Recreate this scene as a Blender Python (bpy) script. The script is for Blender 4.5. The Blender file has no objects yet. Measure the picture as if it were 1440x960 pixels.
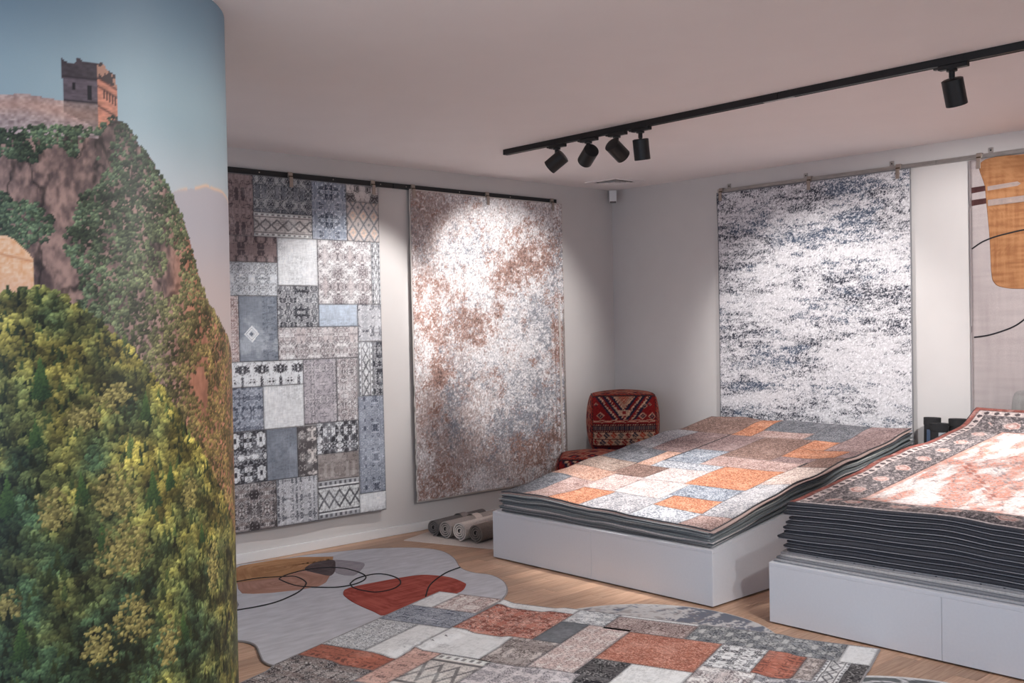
import bpy, math, random
import numpy as np
from mathutils import Matrix, Vector

scene = bpy.context.scene
col = scene.collection
random.seed(7)

# ------------------------------------------------------------------ camera
WY, WX, HC = 6.105, 6.85, 2.70           # left wall plane, right wall plane, ceiling height
XB, YB = -3.2, -3.4                      # the two walls behind the camera

def _rot(yaw, pitch, roll):
    cy, sy, cp, sp, cr, sr = math.cos(yaw), math.sin(yaw), math.cos(pitch), math.sin(pitch), math.cos(roll), math.sin(roll)
    return (np.array([[cr, -sr, 0], [sr, cr, 0], [0, 0, 1]]) @ np.array([[1, 0, 0], [0, cp, -sp], [0, sp, cp]])
            @ np.array([[cy, 0, sy], [0, 1, 0], [-sy, 0, cy]]))
_M = _rot(-0.743254, 0.0133586, -0.0183446)
_B = np.array([[1, 0, 0], [0, 0, 1], [0, -1, 0]])
_r, _u, _b = _B @ _M.T @ [1, 0, 0], _B @ _M.T @ [0, -1, 0], _B @ _M.T @ [0, 0, -1]
cam = bpy.data.cameras.new('camera')
cam.sensor_width = 36; cam.lens = 36; cam.clip_start = 0.05
cam_o = bpy.data.objects.new('camera', cam); col.objects.link(cam_o)
cam_o.matrix_world = Matrix([[_r[0], _u[0], _b[0], 0], [_r[1], _u[1], _b[1], 0], [_r[2], _u[2], _b[2], 1.5], [0, 0, 0, 1]])
scene.camera = cam_o

# ------------------------------------------------------------------ world, daylight, exposure
w = bpy.data.worlds.new('daylight'); scene.world = w; w.use_nodes = True
w.node_tree.nodes['Background'].inputs[0].default_value = (0.62, 0.72, 0.9, 1)
w.node_tree.nodes['Background'].inputs[1].default_value = 0.6
scene.view_settings.view_transform = 'Standard'
scene.view_settings.look = 'None'
scene.view_settings.exposure = 0.12
scene.view_settings.gamma = 1.0
scene.view_settings.use_curve_mapping = False

def area(name, loc, rot, sx, sy, power, color):
    l = bpy.data.lights.new(name, 'AREA'); l.shape = 'RECTANGLE'; l.size = sx; l.size_y = sy; l.energy = power; l.color = color
    o = bpy.data.objects.new(name, l); col.objects.link(o); o.location = loc; o.rotation_euler = rot
    return o
# daylight entering by the two shop windows behind the camera
WIN_X = dict(y0=-2.4, y1=5.5, z0=0.35, z1=2.35)      # in the wall x = XB
WIN_Y = dict(x0=-2.2, x1=4.2, z0=0.35, z1=2.35)      # in the wall y = YB
area('window_daylight', (XB - 0.12, 1.55, 1.35), (0, -math.pi / 2 - 0.15, 0), 2.0, 7.8, 120, (0.60, 0.78, 1.0))
area('window_daylight', (1.0, YB - 0.12, 1.35), (math.pi / 2 + 0.25, 0, 0), 6.4, 2.0, 30, (0.80, 0.90, 1.0))
SPOT_POWER = 150.0
FLOOR_SPOT = 130.0

# ------------------------------------------------------------------ helpers
def lin(c):
    c = np.asarray(c, float)
    return np.where(c <= 0.04045, c / 12.92, ((c + 0.055) / 1.055) ** 2.4)
def rgb(r, g, b): return np.array([r, g, b], float) / 255.0

def hsh(ix, iy, seed):
    n = (ix.astype(np.int64) * 374761393 + iy.astype(np.int64) * 668265263 + int(seed) * 974634347) & 0xffffffff
    n = ((n ^ (n >> 13)) * 1274126177) & 0xffffffff
    n = ((n ^ (n >> 15)) * 668265263) & 0xffffffff
    return ((n >> 8) & 0xffff) / 65535.0
def vn(x, y, seed=0):
    x = np.asarray(x, float); y = np.asarray(y, float)
    xi, yi = np.floor(x), np.floor(y); fx, fy = x - xi, y - yi
    fx = fx * fx * (3 - 2 * fx); fy = fy * fy * (3 - 2 * fy)
    a, b = hsh(xi, yi, seed), hsh(xi + 1, yi, seed); c, d = hsh(xi, yi + 1, seed), hsh(xi + 1, yi + 1, seed)
    return (a * (1 - fx) + b * fx) * (1 - fy) + (c * (1 - fx) + d * fx) * fy
def fbm(x, y, seed=0, o=4):
    s, a, t = 0.0, 0.5, 0.0
    for k in range(o):
        s = s + a * vn(x * 2 ** k, y * 2 ** k, seed + 17 * k); t += a; a *= 0.5
    return s / t
def sst(e0, e1, x):
    t = np.clip((x - e0) / (e1 - e0), 0, 1); return t * t * (3 - 2 * t)
def mix(a, b, t): return a + (b - a) * np.asarray(t)[..., None]

def fast_mesh(name, V, Q, smooth=True, T=None):
    V = np.asarray(V, np.float32).reshape(-1, 3); Q = np.asarray(Q, np.int32).reshape(-1, 4)
    me = bpy.data.meshes.new(name)
    me.vertices.add(len(V)); me.vertices.foreach_set('co', V.ravel())
    loops = Q.ravel(); tot = np.full(len(Q), 4, np.int32)
    if T is not None and len(T):
        T = np.asarray(T, np.int32).reshape(-1, 3); loops = np.concatenate([loops, T.ravel()]); tot = np.concatenate([tot, np.full(len(T), 3, np.int32)])
    me.loops.add(len(loops)); me.loops.foreach_set('vertex_index', loops)
    me.polygons.add(len(tot)); start = np.concatenate([[0], np.cumsum(tot)[:-1]]).astype(np.int32)
    me.polygons.foreach_set('loop_start', start); me.polygons.foreach_set('loop_total', tot)
    me.polygons.foreach_set('use_smooth', np.full(len(tot), smooth))
    me.update(calc_edges=True); me.validate()
    return me
def paint(me, C):
    C = np.asarray(C, float).reshape(-1, 3)
    at = me.color_attributes.new('Col', 'FLOAT_COLOR', 'POINT')
    A = np.ones((len(C), 4), np.float32); A[:, :3] = lin(np.clip(C, 0, 1))
    at.data.foreach_set('color', A.ravel())
def gridq(ny, nx, o=0):
    i = np.arange(ny - 1)[:, None] * nx + np.arange(nx - 1)[None, :] + o
    return np.stack([i, i + 1, i + nx + 1, i + nx], -1).reshape(-1, 4)
def ring(ny, nx):
    t = np.arange(nx); r = np.arange(1, ny) * nx + nx - 1; b = (ny - 1) * nx + np.arange(nx - 2, -1, -1); l = np.arange(ny - 2, 0, -1) * nx
    return np.concatenate([t, r, b, l])
def sheet_mesh(name, P, down, C=None, smooth=True):
    """P (ny,nx,3) upper face; 'down' a vector or (ny,nx,3): open-bottomed skirt giving the piece its depth"""
    ny, nx = P.shape[:2]; rg = ring(ny, nx); F = P.reshape(-1, 3)
    D = np.broadcast_to(np.asarray(down, float), P.shape).reshape(-1, 3)
    V = np.concatenate([F, F[rg] + D[rg]]); n = len(F); m = len(rg)
    k = np.arange(m); k2 = (k + 1) % m
    Q = np.concatenate([gridq(ny, nx), np.stack([rg[k2], rg[k], n + k, n + k2], -1)])
    me = fast_mesh(name, V, Q, smooth)
    if C is not None:
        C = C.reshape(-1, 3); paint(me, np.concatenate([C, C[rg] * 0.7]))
    return me
def slab_mesh(name, P, thick, bulge=0.0, C=None):
    """closed sheet: upper face P, vertical thickness, optional rounded edge pushed out by bulge"""
    ny, nx = P.shape[:2]; rg = ring(ny, nx); F = P.reshape(-1, 3)
    thick = np.broadcast_to(np.asarray(thick, float), P.shape[:2]).reshape(-1); L = F.copy(); L[:, 2] -= thick
    c = F.mean(0); n = len(F); m = len(rg)
    out = F[rg] - c; out[:, 2] = 0
    hx = np.abs(out[:, 0]).max(); hy = np.abs(out[:, 1]).max()
    nrm = np.stack([np.where(np.abs(out[:, 0]) > hx * 0.97, np.sign(out[:, 0]), 0), np.where(np.abs(out[:, 1]) > hy * 0.97, np.sign(out[:, 1]), 0), np.zeros(m)], -1)
    nrm[:, 0] = np.minimum(nrm[:, 0], 0)
    M1 = F[rg] + nrm * bulge; M1[:, 2] -= thick[rg] * 0.25
    M2 = F[rg] + nrm * bulge; M2[:, 2] -= thick[rg] * 0.75
    V = np.concatenate([F, L, M1, M2]); k = np.arange(m); k2 = (k + 1) % m
    Q = np.concatenate([gridq(ny, nx), gridq(ny, nx, n)[:, ::-1],
        np.stack([rg[k2], rg[k], 2 * n + k, 2 * n + k2], -1), np.stack([2 * n + k2, 2 * n + k, 2 * n + m + k, 2 * n + m + k2], -1),
        np.stack([2 * n + m + k2, 2 * n + m + k, n + rg[k], n + rg[k2]], -1)])
    me = fast_mesh(name, V, Q, True)
    if C is not None:
        C = C.reshape(-1, 3); paint(me, np.concatenate([C, C, C[rg], C[rg]]))
    return me

class MB:
    """collects simple solids into one mesh"""
    def __init__(s): s.v = []; s.f = []
    def add(s, V, F):
        o = len(s.v); s.v += [tuple(map(float, p)) for p in V]; s.f += [tuple(i + o for i in f) for f in F]; return s
    def box(s, x0, x1, y0, y1, z0, z1):
        V = [(x, y, z) for z in (z0, z1) for y in (y0, y1) for x in (x0, x1)]
        return s.add(V, [(0, 2, 3, 1), (4, 5, 7, 6), (0, 1, 5, 4), (2, 6, 7, 3), (0, 4, 6, 2), (1, 3, 7, 5)])
    def hexa(s, V): return s.add(V, [(0, 3, 2, 1), (4, 5, 6, 7), (0, 1, 5, 4), (1, 2, 6, 5), (2, 3, 7, 6), (3, 0, 4, 7)])
    def prism(s, pts, z0, z1):
        n = len(pts); V = [(x, y, z0) for x, y in pts] + [(x, y, z1) for x, y in pts]
        return s.add(V, [tuple(range(n))[::-1], tuple(range(n, 2 * n))] + [(i, (i + 1) % n, n + (i + 1) % n, n + i) for i in range(n)])
    def lathe(s, prof, a, b, n=24, cap=True):
        """profile [(t along axis in metres, radius)] around the axis a->b"""
        a = Vector(a); d = (Vector(b) - a).normalized(); x = d.orthogonal().normalized(); y = d.cross(x)
        V = []; F = []
        for t, r in prof:
            for k in range(n):
                an = 2 * math.pi * k / n; V.append(a + d * t + (x * math.cos(an) + y * math.sin(an)) * r)
        for i in range(len(prof) - 1):
            for k in range(n): F.append((i * n + k, i * n + (k + 1) % n, (i + 1) * n + (k + 1) % n, (i + 1) * n + k))
        if cap: F.append(tuple(range(n))[::-1]); F.append(tuple((len(prof) - 1) * n + k for k in range(n)))
        return s.add(V, F)
    def tube(s, pts, r, n=8, closed=False):
        P = [Vector(p) for p in pts]; V = []; F = []; N = len(P)
        for i, p in enumerate(P):
            t = (P[(i + 1) % N] - P[i - 1]) if closed else (P[min(i + 1, N - 1)] - P[max(i - 1, 0)])
            t.normalize(); x = t.cross(Vector((0, 0, 1)));
            if x.length < 1e-4: x = t.orthogonal()
            x.normalize(); y = x.cross(t)
            for k in range(n):
                an = 2 * math.pi * k / n; V.append(p + (x * math.cos(an) + y * math.sin(an)) * r)
        for i in range(N if closed else N - 1):
            for k in range(n): F.append((i * n + k, i * n + (k + 1) % n, ((i + 1) % N) * n + (k + 1) % n, ((i + 1) % N) * n + k))
        if not closed: F.append(tuple(range(n))[::-1]); F.append(tuple((N - 1) * n + k for k in range(n)))
        return s.add(V, F)
    def mesh(s, name, smooth=False):
        me = bpy.data.meshes.new(name); me.from_pydata(s.v, [], s.f); me.update()
        if smooth:
            me.polygons.foreach_set('use_smooth', np.ones(len(me.polygons), bool))
            try: me.set_sharp_from_angle(angle=math.radians(35))
            except Exception: pass
        return me
    def build(s, name, mat, parent=None, smooth=False, bevel=0.0, loc=None):
        o = put(name, s.mesh(name, smooth), mat, parent, loc)
        if bevel:
            b = o.modifiers.new('bevel', 'BEVEL'); b.width = bevel; b.segments = 2; b.limit_method = 'ANGLE'
        return o

def put(name, me, mat, parent=None, loc=None):
    o = bpy.data.objects.new(name, me); col.objects.link(o)
    if mat is not None and not len(me.materials): me.materials.append(mat)
    if parent is not None: o.parent = parent
    if loc is not None: o.location = loc
    return o
def tag(o, label, cat, group=None):
    o['label'] = label; o['category'] = cat
    if group: o['group'] = group
    return o
def thing(name, label, cat, loc=(0, 0, 0), rz=0.0, group=None):
    o = bpy.data.objects.new(name, None); col.objects.link(o); o.location = loc; o.rotation_euler = (0, 0, rz); o.empty_display_size = 0.1
    return tag(o, label, cat, group)
def structure(o): o['kind'] = 'structure'; return o

def catmull(pts, n=8, closed=True):
    P = [np.array(p, float) for p in pts]; N = len(P); out = []
    for i in range(N if closed else N - 1):
        g = (lambda k: P[k % N]) if closed else (lambda k: P[min(max(k, 0), N - 1)])
        p0, p1, p2, p3 = g(i - 1), g(i), g(i + 1), g(i + 2)
        for j in range(n):
            t = j / n
            out.append(0.5 * ((2 * p1) + (p2 - p0) * t + (2 * p0 - 5 * p1 + 4 * p2 - p3) * t * t + (3 * p1 - p0 - 3 * p2 + p3) * t ** 3))
    if not closed: out.append(P[-1])
    return out

# ------------------------------------------------------------------ materials
def new_mat(name):
    m = bpy.data.materials.new(name); m.use_nodes = True
    return m, m.node_tree.nodes, m.node_tree.links, m.node_tree.nodes['Principled BSDF']
def set_in(b, **kw):
    for k, v in kw.items():
        k = k.replace('_', ' ')
        if k in b.inputs: b.inputs[k].default_value = v
def lc(c): return tuple(lin(np.array(c) / 255.0)) + (1.0,)

def plain(name, c, rough=0.6, metal=0.0, noise=0.04, nscale=40.0, bump=0.0, bscale=200.0, spec=0.5, stretch=(1, 1, 1)):
    """a colour with a little procedural mottling, optional fine relief"""
    m, N, L, b = new_mat(name)
    tc = N.new('ShaderNodeTexCoord'); mp = N.new('ShaderNodeMapping'); mp.inputs['Scale'].default_value = stretch
    L.new(tc.outputs['Object'], mp.inputs[0])
    nz = N.new('ShaderNodeTexNoise'); nz.inputs['Scale'].default_value = nscale; nz.inputs['Detail'].default_value = 4
    L.new(mp.outputs[0], nz.inputs['Vector'])
    rp = N.new('ShaderNodeMapRange'); rp.inputs[1].default_value = 0.3; rp.inputs[2].default_value = 0.7
    rp.inputs[3].default_value = 1 - noise; rp.inputs[4].default_value = 1 + noise
    L.new(nz.outputs[0], rp.inputs[0])
    mx = N.new('ShaderNodeMix'); mx.data_type = 'RGBA'; mx.blend_type = 'MULTIPLY'; mx.inputs[0].default_value = 1
    mx.inputs[6].default_value = lc(c); L.new(rp.outputs[0], mx.inputs[7]); L.new(mx.outputs[2], b.inputs['Base Color'])
    set_in(b, Roughness=rough, Metallic=metal, Specular_IOR_Level=spec)
    if bump:
        n2 = N.new('ShaderNodeTexNoise'); n2.inputs['Scale'].default_value = bscale; L.new(mp.outputs[0], n2.inputs['Vector'])
        bp = N.new('ShaderNodeBump'); bp.inputs['Strength'].default_value = bump; bp.inputs['Distance'].default_value = 0.004
        L.new(n2.outputs[0], bp.inputs['Height']); L.new(bp.outputs[0], b.inputs['Normal'])
    return m
def woven(name, rough=0.92, bump=0.35, scale=420.0, spec=0.15, amount=0.13):
    """printed or woven textile: colours come from the piece, thread grain and relief from noise"""
    m, N, L, b = new_mat(name)
    at = N.new('ShaderNodeAttribute'); at.attribute_name = 'Col'
    tc = N.new('ShaderNodeTexCoord')
    nz = N.new('ShaderNodeTexNoise'); nz.inputs['Scale'].default_value = scale; nz.inputs['Detail'].default_value = 2
    L.new(tc.outputs['Object'], nz.inputs['Vector'])
    rp = N.new('ShaderNodeMapRange'); rp.inputs[1].default_value = 0.3; rp.inputs[2].default_value = 0.7; rp.inputs[3].default_value = 1 - amount; rp.inputs[4].default_value = 1 + amount
    L.new(nz.outputs[0], rp.inputs[0])
    mx = N.new('ShaderNodeMix'); mx.data_type = 'RGBA'; mx.blend_type = 'MULTIPLY'; mx.inputs[0].default_value = 1
    L.new(at.outputs['Color'], mx.inputs[6]); L.new(rp.outputs[0], mx.inputs[7]); L.new(mx.outputs[2], b.inputs['Base Color'])
    set_in(b, Roughness=rough, Specular_IOR_Level=spec)
    if bump:
        bp = N.new('ShaderNodeBump'); bp.inputs['Strength'].default_value = bump; bp.inputs['Distance'].default_value = 0.003
        L.new(nz.outputs[0], bp.inputs['Height']); L.new(bp.outputs[0], b.inputs['Normal'])
    return m
def emitter(name, c, s):
    m, N, L, b = new_mat(name); set_in(b, Base_Color=lc(c), Emission_Color=lc(c), Emission_Strength=s); return m

M_WALL = plain('white_plaster', (208, 204, 202), 0.85, noise=0.012, nscale=6, bump=0.06, bscale=180, spec=0.2)
M_CEIL = plain('white_ceiling_paint', (240, 234, 233), 0.9, noise=0.01, nscale=4, spec=0.15)
M_TRIM = plain('white_lacquer_trim', (228, 228, 228), 0.4, noise=0.01)
M_PLINTH = plain('white_laminate_board', (218, 219, 224), 0.42, noise=0.015, nscale=90, bump=0.04, bscale=500, spec=0.4)
M_SHADOWGAP = plain('gap_shade_dark', (60, 56, 54), 0.9)  # dark tone stands in for the shade under the plinths
M_BLACK = plain('black_powder_coat', (24, 24, 25), 0.42, noise=0.08, nscale=300, spec=0.45)
M_BLACKRAIL = plain('black_rail_paint', (27, 28, 30), 0.5, noise=0.06)
M_STEEL = plain('galvanised_steel', (176, 172, 168), 0.38, 0.85, noise=0.14, nscale=18, stretch=(1, 1, 6))
M_CLIP = plain('nickel_clip', (172, 158, 148), 0.35, 0.7, noise=0.06)
M_BRASS = plain('bronze_clip_spring', (96, 80, 62), 0.4, 0.8)
M_SCREW = plain('screw_head', (190, 180, 170), 0.35, 0.8)
M_WOVEN = woven('rug_print')
M_SHAG = woven('rug_print_plush', bump=0.6, scale=300.0, amount=0.2)
M_MURAL = woven('mural_print', rough=0.5, bump=0.03, scale=900.0, spec=0.35, amount=0.03)
M_SEAM = plain('grey_patch_seam', (140, 138, 140), 0.95, noise=0.2, nscale=300, bump=0.4)
M_BIND_W = plain('ecru_overlock_binding', (206, 198, 192), 0.9, noise=0.12, nscale=300, bump=0.4)
M_BIND_G = plain('grey_overlock_binding', (120, 120, 124), 0.9, noise=0.12, nscale=300, bump=0.4)
M_LENS = emitter('lamp_lens', (255, 240, 225), 12.0)

# ------------------------------------------------------------------ room shell
def shell():
    # floor slab with oak planks on it
    fl = structure(MB().box(XB - .2, WX + .2, YB - .2, WY + .2, -0.12, -0.012).build('floor', plain('dark_subfloor', (70, 48, 34), 0.9)))
    m, N, L, b = new_mat('oak_plank')
    oi = N.new('ShaderNodeObjectInfo'); tc = N.new('ShaderNodeTexCoord'); mp = N.new('ShaderNodeMapping'); mp.inputs['Scale'].default_value = (1.6, 26, 1)
    ad = N.new('ShaderNodeVectorMath'); ad.operation = 'ADD'; ml = N.new('ShaderNodeVectorMath'); ml.operation = 'SCALE'; ml.inputs['Scale'].default_value = 7.0
    L.new(oi.outputs['Location'], ml.inputs[0]); L.new(tc.outputs['Object'], ad.inputs[0]); L.new(ml.outputs[0], ad.inputs[1]); L.new(ad.outputs[0], mp.inputs[0])
    nz = N.new('ShaderNodeTexNoise'); nz.inputs['Scale'].default_value = 3.0; nz.inputs['Detail'].default_value = 8; nz.inputs['Roughness'].default_value = 0.65; nz.inputs['Distortion'].default_value = 0.6
    L.new(mp.outputs[0], nz.inputs['Vector'])
    cr = N.new('ShaderNodeValToRGB'); cr.color_ramp.elements[0].position = 0.3; cr.color_ramp.elements[0].color = lc((170, 130, 104)); cr.color_ramp.elements[1].position = 0.72; cr.color_ramp.elements[1].color = lc((216, 180, 152))
    L.new(nz.outputs[0], cr.inputs[0])
    rr = N.new('ShaderNodeMapRange'); rr.inputs[3].default_value = 0.80; rr.inputs[4].default_value = 1.16; L.new(oi.outputs['Random'], rr.inputs[0])
    mx = N.new('ShaderNodeMix'); mx.data_type = 'RGBA'; mx.blend_type = 'MULTIPLY'; mx.inputs[0].default_value = 1
    L.new(cr.outputs[0], mx.inputs[6]); L.new(rr.outputs[0], mx.inputs[7]); L.new(mx.outputs[2], b.inputs['Base Color'])
    set_in(b, Roughness=0.42, Specular_IOR_Level=0.4)
    W, LEN = 0.095, 1.15
    me = MB().box(0, LEN - 0.0012, 0, W - 0.0012, -0.012, 0).build('plank_pattern', m)
    pm = me.data; bpy.data.objects.remove(me)
    rest = MB(); rng = random.Random(3); ny = int((WY - YB) / W) + 1
    for j in range(ny):
        y = WY - (j + 1) * W; off = -rng.random() * LEN; x = XB + off
        while x < WX:
            if x + LEN > 2.0 and x < 5.2 and y > 1.3:
                o = bpy.data.objects.new('plank', pm); col.objects.link(o); o.parent = fl; o.location = (x, y, 0)
            else: rest.box(x, x + LEN - 0.0012, y, y + W - 0.0012, -0.012, 0)
            x += LEN
    r = rest.build('plank_field', m, fl); r['kind'] = 'stuff'
    structure(MB().box(XB - .2, WX + .2, YB - .2, WY + .2, HC, HC + .15).build('ceiling', M_CEIL))
    structure(MB().box(XB - .2, WX + .2, WY, WY + .2, 0, HC).build('wall_left', M_WALL))
    structure(MB().box(WX, WX + .2, YB - .2, WY, 0, HC).build('wall_right', M_WALL))
    a = WIN_X
    structure(MB().box(XB - .2, XB, YB, a['y0'], 0, HC).box(XB - .2, XB, a['y1'], WY, 0, HC).box(XB - .2, XB, a['y0'], a['y1'], 0, a['z0']).box(XB - .2, XB, a['y0'], a['y1'], a['z1'], HC).build('wall_back', M_WALL))
    a = WIN_Y
    structure(MB().box(XB - .2, a['x0'], YB - .2, YB, 0, HC).box(a['x1'], WX, YB - .2, YB, 0, HC).box(a['x0'], a['x1'], YB - .2, YB, 0, a['z0']).box(a['x0'], a['x1'], YB - .2, YB, a['z1'], HC).build('wall_front', M_WALL))
    a = WIN_X; wf = MB()
    for k in range(4):
        y = a['y0'] + (a['y1'] - a['y0']) * k / 3; wf.box(XB - .07, XB - .01, y - .03, y + .03, a['z0'], a['z1'])
    for z in (a['z0'] + .03, a['z1'] - .03): wf.box(XB - .07, XB - .01, a['y0'], a['y1'], z - .03, z + .03)
    structure(wf.build('window_1', M_TRIM))
    a = WIN_Y; wf = MB()
    for k in range(4):
        x = a['x0'] + (a['x1'] - a['x0']) * k / 3; wf.box(x - .03, x + .03, YB - .07, YB - .01, a['z0'], a['z1'])
    for z in (a['z0'] + .03, a['z1'] - .03): wf.box(a['x0'], a['x1'], YB - .07, YB - .01, z - .03, z + .03)
    structure(wf.build('window_2', M_TRIM))
    structure(MB().box(XB, WX - .022, WY - .022, WY, 0.001, .064).build('baseboard_left', M_TRIM, bevel=.003))
    structure(MB().box(WX - .022, WX, YB, WY, 0.001, .064).build('baseboard_right', M_TRIM, bevel=.003))
shell()

# ------------------------------------------------------------------ curved mural column
CC, CR = (1.313, 3.902), 0.62
def poly_mask(S, Z, pts):
    m = np.zeros(S.shape, bool); n = len(pts)
    for i in range(n):
        x0, y0 = pts[i]; x1, y1 = pts[(i + 1) % n]
        if y0 == y1: continue
        c = ((y0 > Z) != (y1 > Z)) & (S < (x1 - x0) * (Z - y0) / (y1 - y0) + x0)
        m ^= c
    return m
CLIFF = [(-1.95, 2.0), (-.9, 2.05), (-.4, 2.1), (-.145, 2.131), (-.004, 2.152), (.135, 2.154), (.187, 2.203), (.233, 2.17), (.293, 2.096), (.345, 2.032), (.387, 1.977), (.455, 1.863), (.506, 1.719), (.558, 1.622), (.666, 1.534), (.778, 1.468), (.95, 1.36), (1.3, 1.2), (1.95, 1.1)]
HILL = [(-1.95, 1.3), (-.7, 1.52), (-.35, 1.61), (-.156, 1.635), (-.095, 1.652), (-.035, 1.656), (.025, 1.627), (.107, 1.571), (.182, 1.502), (.263, 1.419), (.326, 1.334), (.382, 1.259), (.443, 1.17), (.535, 1.06), (.632, .933), (.716, .84), (.9, .66), (1.3, .4), (1.95, .3)]
def curve(c, s): return np.interp(s, [p[0] for p in c], [p[1] for p in c])
def mural_raster(S, Z):
    rng = np.random.default_rng(5)
    ds, dz = S[0, 1] - S[0, 0], Z[1, 0] - Z[0, 0]
    # sky
    C = mix(rgb(214, 198, 194), rgb(184, 192, 197), sst(1.55, 1.95, Z)); C = mix(C, rgb(150, 171, 180), sst(1.95, 2.25, Z)); C = mix(C, rgb(92, 112, 128), sst(2.25, 2.72, Z))
    C = C * (1 + 0.05 * (fbm(S * 4, Z * 4, 3, 3) - .5))[..., None]
    # far hazy ridge
    rd = np.interp(S, [.3, .402, .489, .574, .66, .876, 1.2, 1.95], [1.97, 1.979, 2.003, 2.019, 2.02, 1.998, 1.93, 1.9]) + .012 * (vn(S * 14, S * 0, 8) - .5)
    m = (Z < rd) & (S > .3); C = np.where(m[..., None], mix(rgb(176, 172, 178), rgb(192, 178, 176), sst(1.9, 1.6, Z)), C)
    C = mix(C, rgb(226, 190, 160), np.exp(-((Z - rd) / .006) ** 2) * sst(.38, .5, S) * .8 * (vn(S * 25, Z * 25, 4) > .25))
    # cliff with rock and scrub
    cl = curve(CLIFF, S) + .022 * (fbm(S * 26, Z * 26, 9, 3) - .5)
    m = Z < cl
    rock = mix(rgb(78, 64, 64), rgb(168, 138, 128), sst(.25, .72, .5 * fbm(S * 14 + Z * 4, Z * 10 - S * 5, 12, 6) + .5 * fbm(S * 70, Z * 40, 13, 3)))
    crack = np.abs(fbm(S * 14, Z * 7, 15, 4) - .5); rock = rock * (0.55 + .45 * sst(.0, .05, crack))[..., None]
    warm = sst(.33, .5, S) * sst(2.1, 1.7, Z); rock = mix(rock, rgb(186, 122, 92) * (0.75 + .5 * fbm(S * 30, Z * 12, 31, 3))[..., None], warm * .7)
    C = np.where(m[..., None], rock, C)
    # ruined wall and watchtower on the crest
    wt = np.interp(S, [-1.95, -.6, -.142, -.072, .035, .08, .137], [2.02, 2.1, 2.244, 2.249, 2.234, 2.225, 2.226])
    mw = (Z < wt) & (Z > curve(CLIFF, S) - .03) & (S < .14)
    stone = mix(rgb(104, 88, 90), rgb(214, 196, 192), np.clip(.55 * fbm(S * 60, Z * 80, 21, 4) + .65 * (vn(S * 120, Z * 160, 22) - .5) + .25, 0, 1)); stone = mix(stone, rgb(196, 176, 180), sst(.0, -.03, Z - (wt - .09)) * .5)
    stone = mix(stone, rgb(196, 150, 130), np.exp(-((Z - wt + .03) / .03) ** 2) * .5)
    C = np.where(mw[..., None], stone, C)
    TL = [(.034, 2.371), (.046, 2.359), (.062, 2.354), (.077, 2.358), (.077, 2.374), (.089, 2.373), (.095, 2.363), (.114, 2.363), (.14, 2.366), (.14, 2.154), (.037, 2.2)]
    TR = [(.14, 2.366), (.158, 2.367), (.168, 2.35), (.186, 2.339), (.197, 2.336), (.201, 2.2), (.138, 2.15)]
    a = poly_mask(S, Z, TL); brick = rgb(92, 82, 90) * (0.82 + .36 * vn(S * 90, Z * 220, 2))[..., None]
    brick = np.where((Z > 2.31)[..., None], brick * .72, brick); brick = np.where((Z < 2.235)[..., None], stone * .8, brick)
    for zz in (2.311, 2.237): brick = mix(brick, rgb(48, 42, 48), np.exp(-((Z - zz) / .004) ** 2))
    win = ((((S - .068) / .006) ** 2 + ((Z - 2.283) / .013) ** 4) < 1) | ((((S - .114) / .008) ** 2 + ((Z - 2.268) / .024) ** 4) < 1)
    brick = np.where(win[..., None], rgb(28, 26, 32), brick); C = np.where(a[..., None], brick, C)
    a = poly_mask(S, Z, TR); br = rgb(192, 130, 108) * (0.85 + .3 * vn(S * 90, Z * 220, 6))[..., None]
    top = Z > 2.316 - (S - .14) * .35; br = np.where(top[..., None], mix(rgb(70, 58, 58), rgb(170, 130, 112), vn(S * 130, Z * 60, 7) > .55), br)
    for zz in (2.318, 2.292, 2.229): br = mix(br, rgb(84, 56, 52), np.exp(-((Z - zz + (S - .14) * .5) / .004) ** 2) * .85)
    sl = (np.abs(((S - .152) / .0095) % 1 - .5) < .22) & (S > .15) & (S < .196) & (np.abs(Z - 2.275 + (S - .14) * .5) < .014)
    br = np.where(sl[..., None], rgb(74, 52, 50), br); C = np.where(a[..., None], br, C)
    # stone bastion lit by the sun on the printed photograph
    O = [(-.5, 1.81), (-.152, 1.81), (-.132, 1.81), (-.112, 1.801), (-.082, 1.771), (-.061, 1.742), (-.059, 1.62), (-.5, 1.55)]
    def bastion(C):
        a = poly_mask(S, Z, O); o = mix(rgb(222, 156, 106), rgb(246, 222, 196), np.clip(.5 * fbm(S * 70, Z * 70, 41, 3) + .6 * vn(S * 150, Z * 150, 42) - .05, 0, 1)); o = mix(o, rgb(190, 120, 80), np.exp(-((Z - 1.755 - (S + .15) * -.25) / .004) ** 2) * .6)
        o = mix(o, rgb(220, 176, 150), sst(1.72, 1.64, Z) * .5); return np.where(a[..., None], o, C)
    # foliage: tufts stamped from the top of the picture downwards
    ny, nx = S.shape; s0, z0 = S[0, 0], Z[0, 0]
    def tuft(C, s, z, r, base, tip, tall=1.0):
        i0, i1 = int((s - r - s0) / ds), int((s + r - s0) / ds) + 2; j0, j1 = int((z - r * tall - z0) / dz), int((z + r * tall - z0) / dz) + 2
        i0, j0 = max(i0, 0), max(j0, 0); i1, j1 = min(i1, nx), min(j1, ny)
        if i1 <= i0 or j1 <= j0: return
        a = (S[j0:j1, i0:i1] - s) / r; b = (Z[j0:j1, i0:i1] - z) / (r * tall)
        k = hsh(np.arange(j0, j1)[:, None] + 0 * a, np.arange(i0, i1)[None, :] + 0 * a, 77)
        if tall > 1.4: mm = (np.abs(a) < (1 - b) * .5 * (0.75 + .5 * k)) & (b > -1)
        else: mm = a * a + b * b < .55 + .5 * k
        t = np.clip(.5 + .35 * b - .2 * a + .45 * (k - .5), 0, 1)
        cc = base + (tip - base) * t[..., None]
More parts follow.
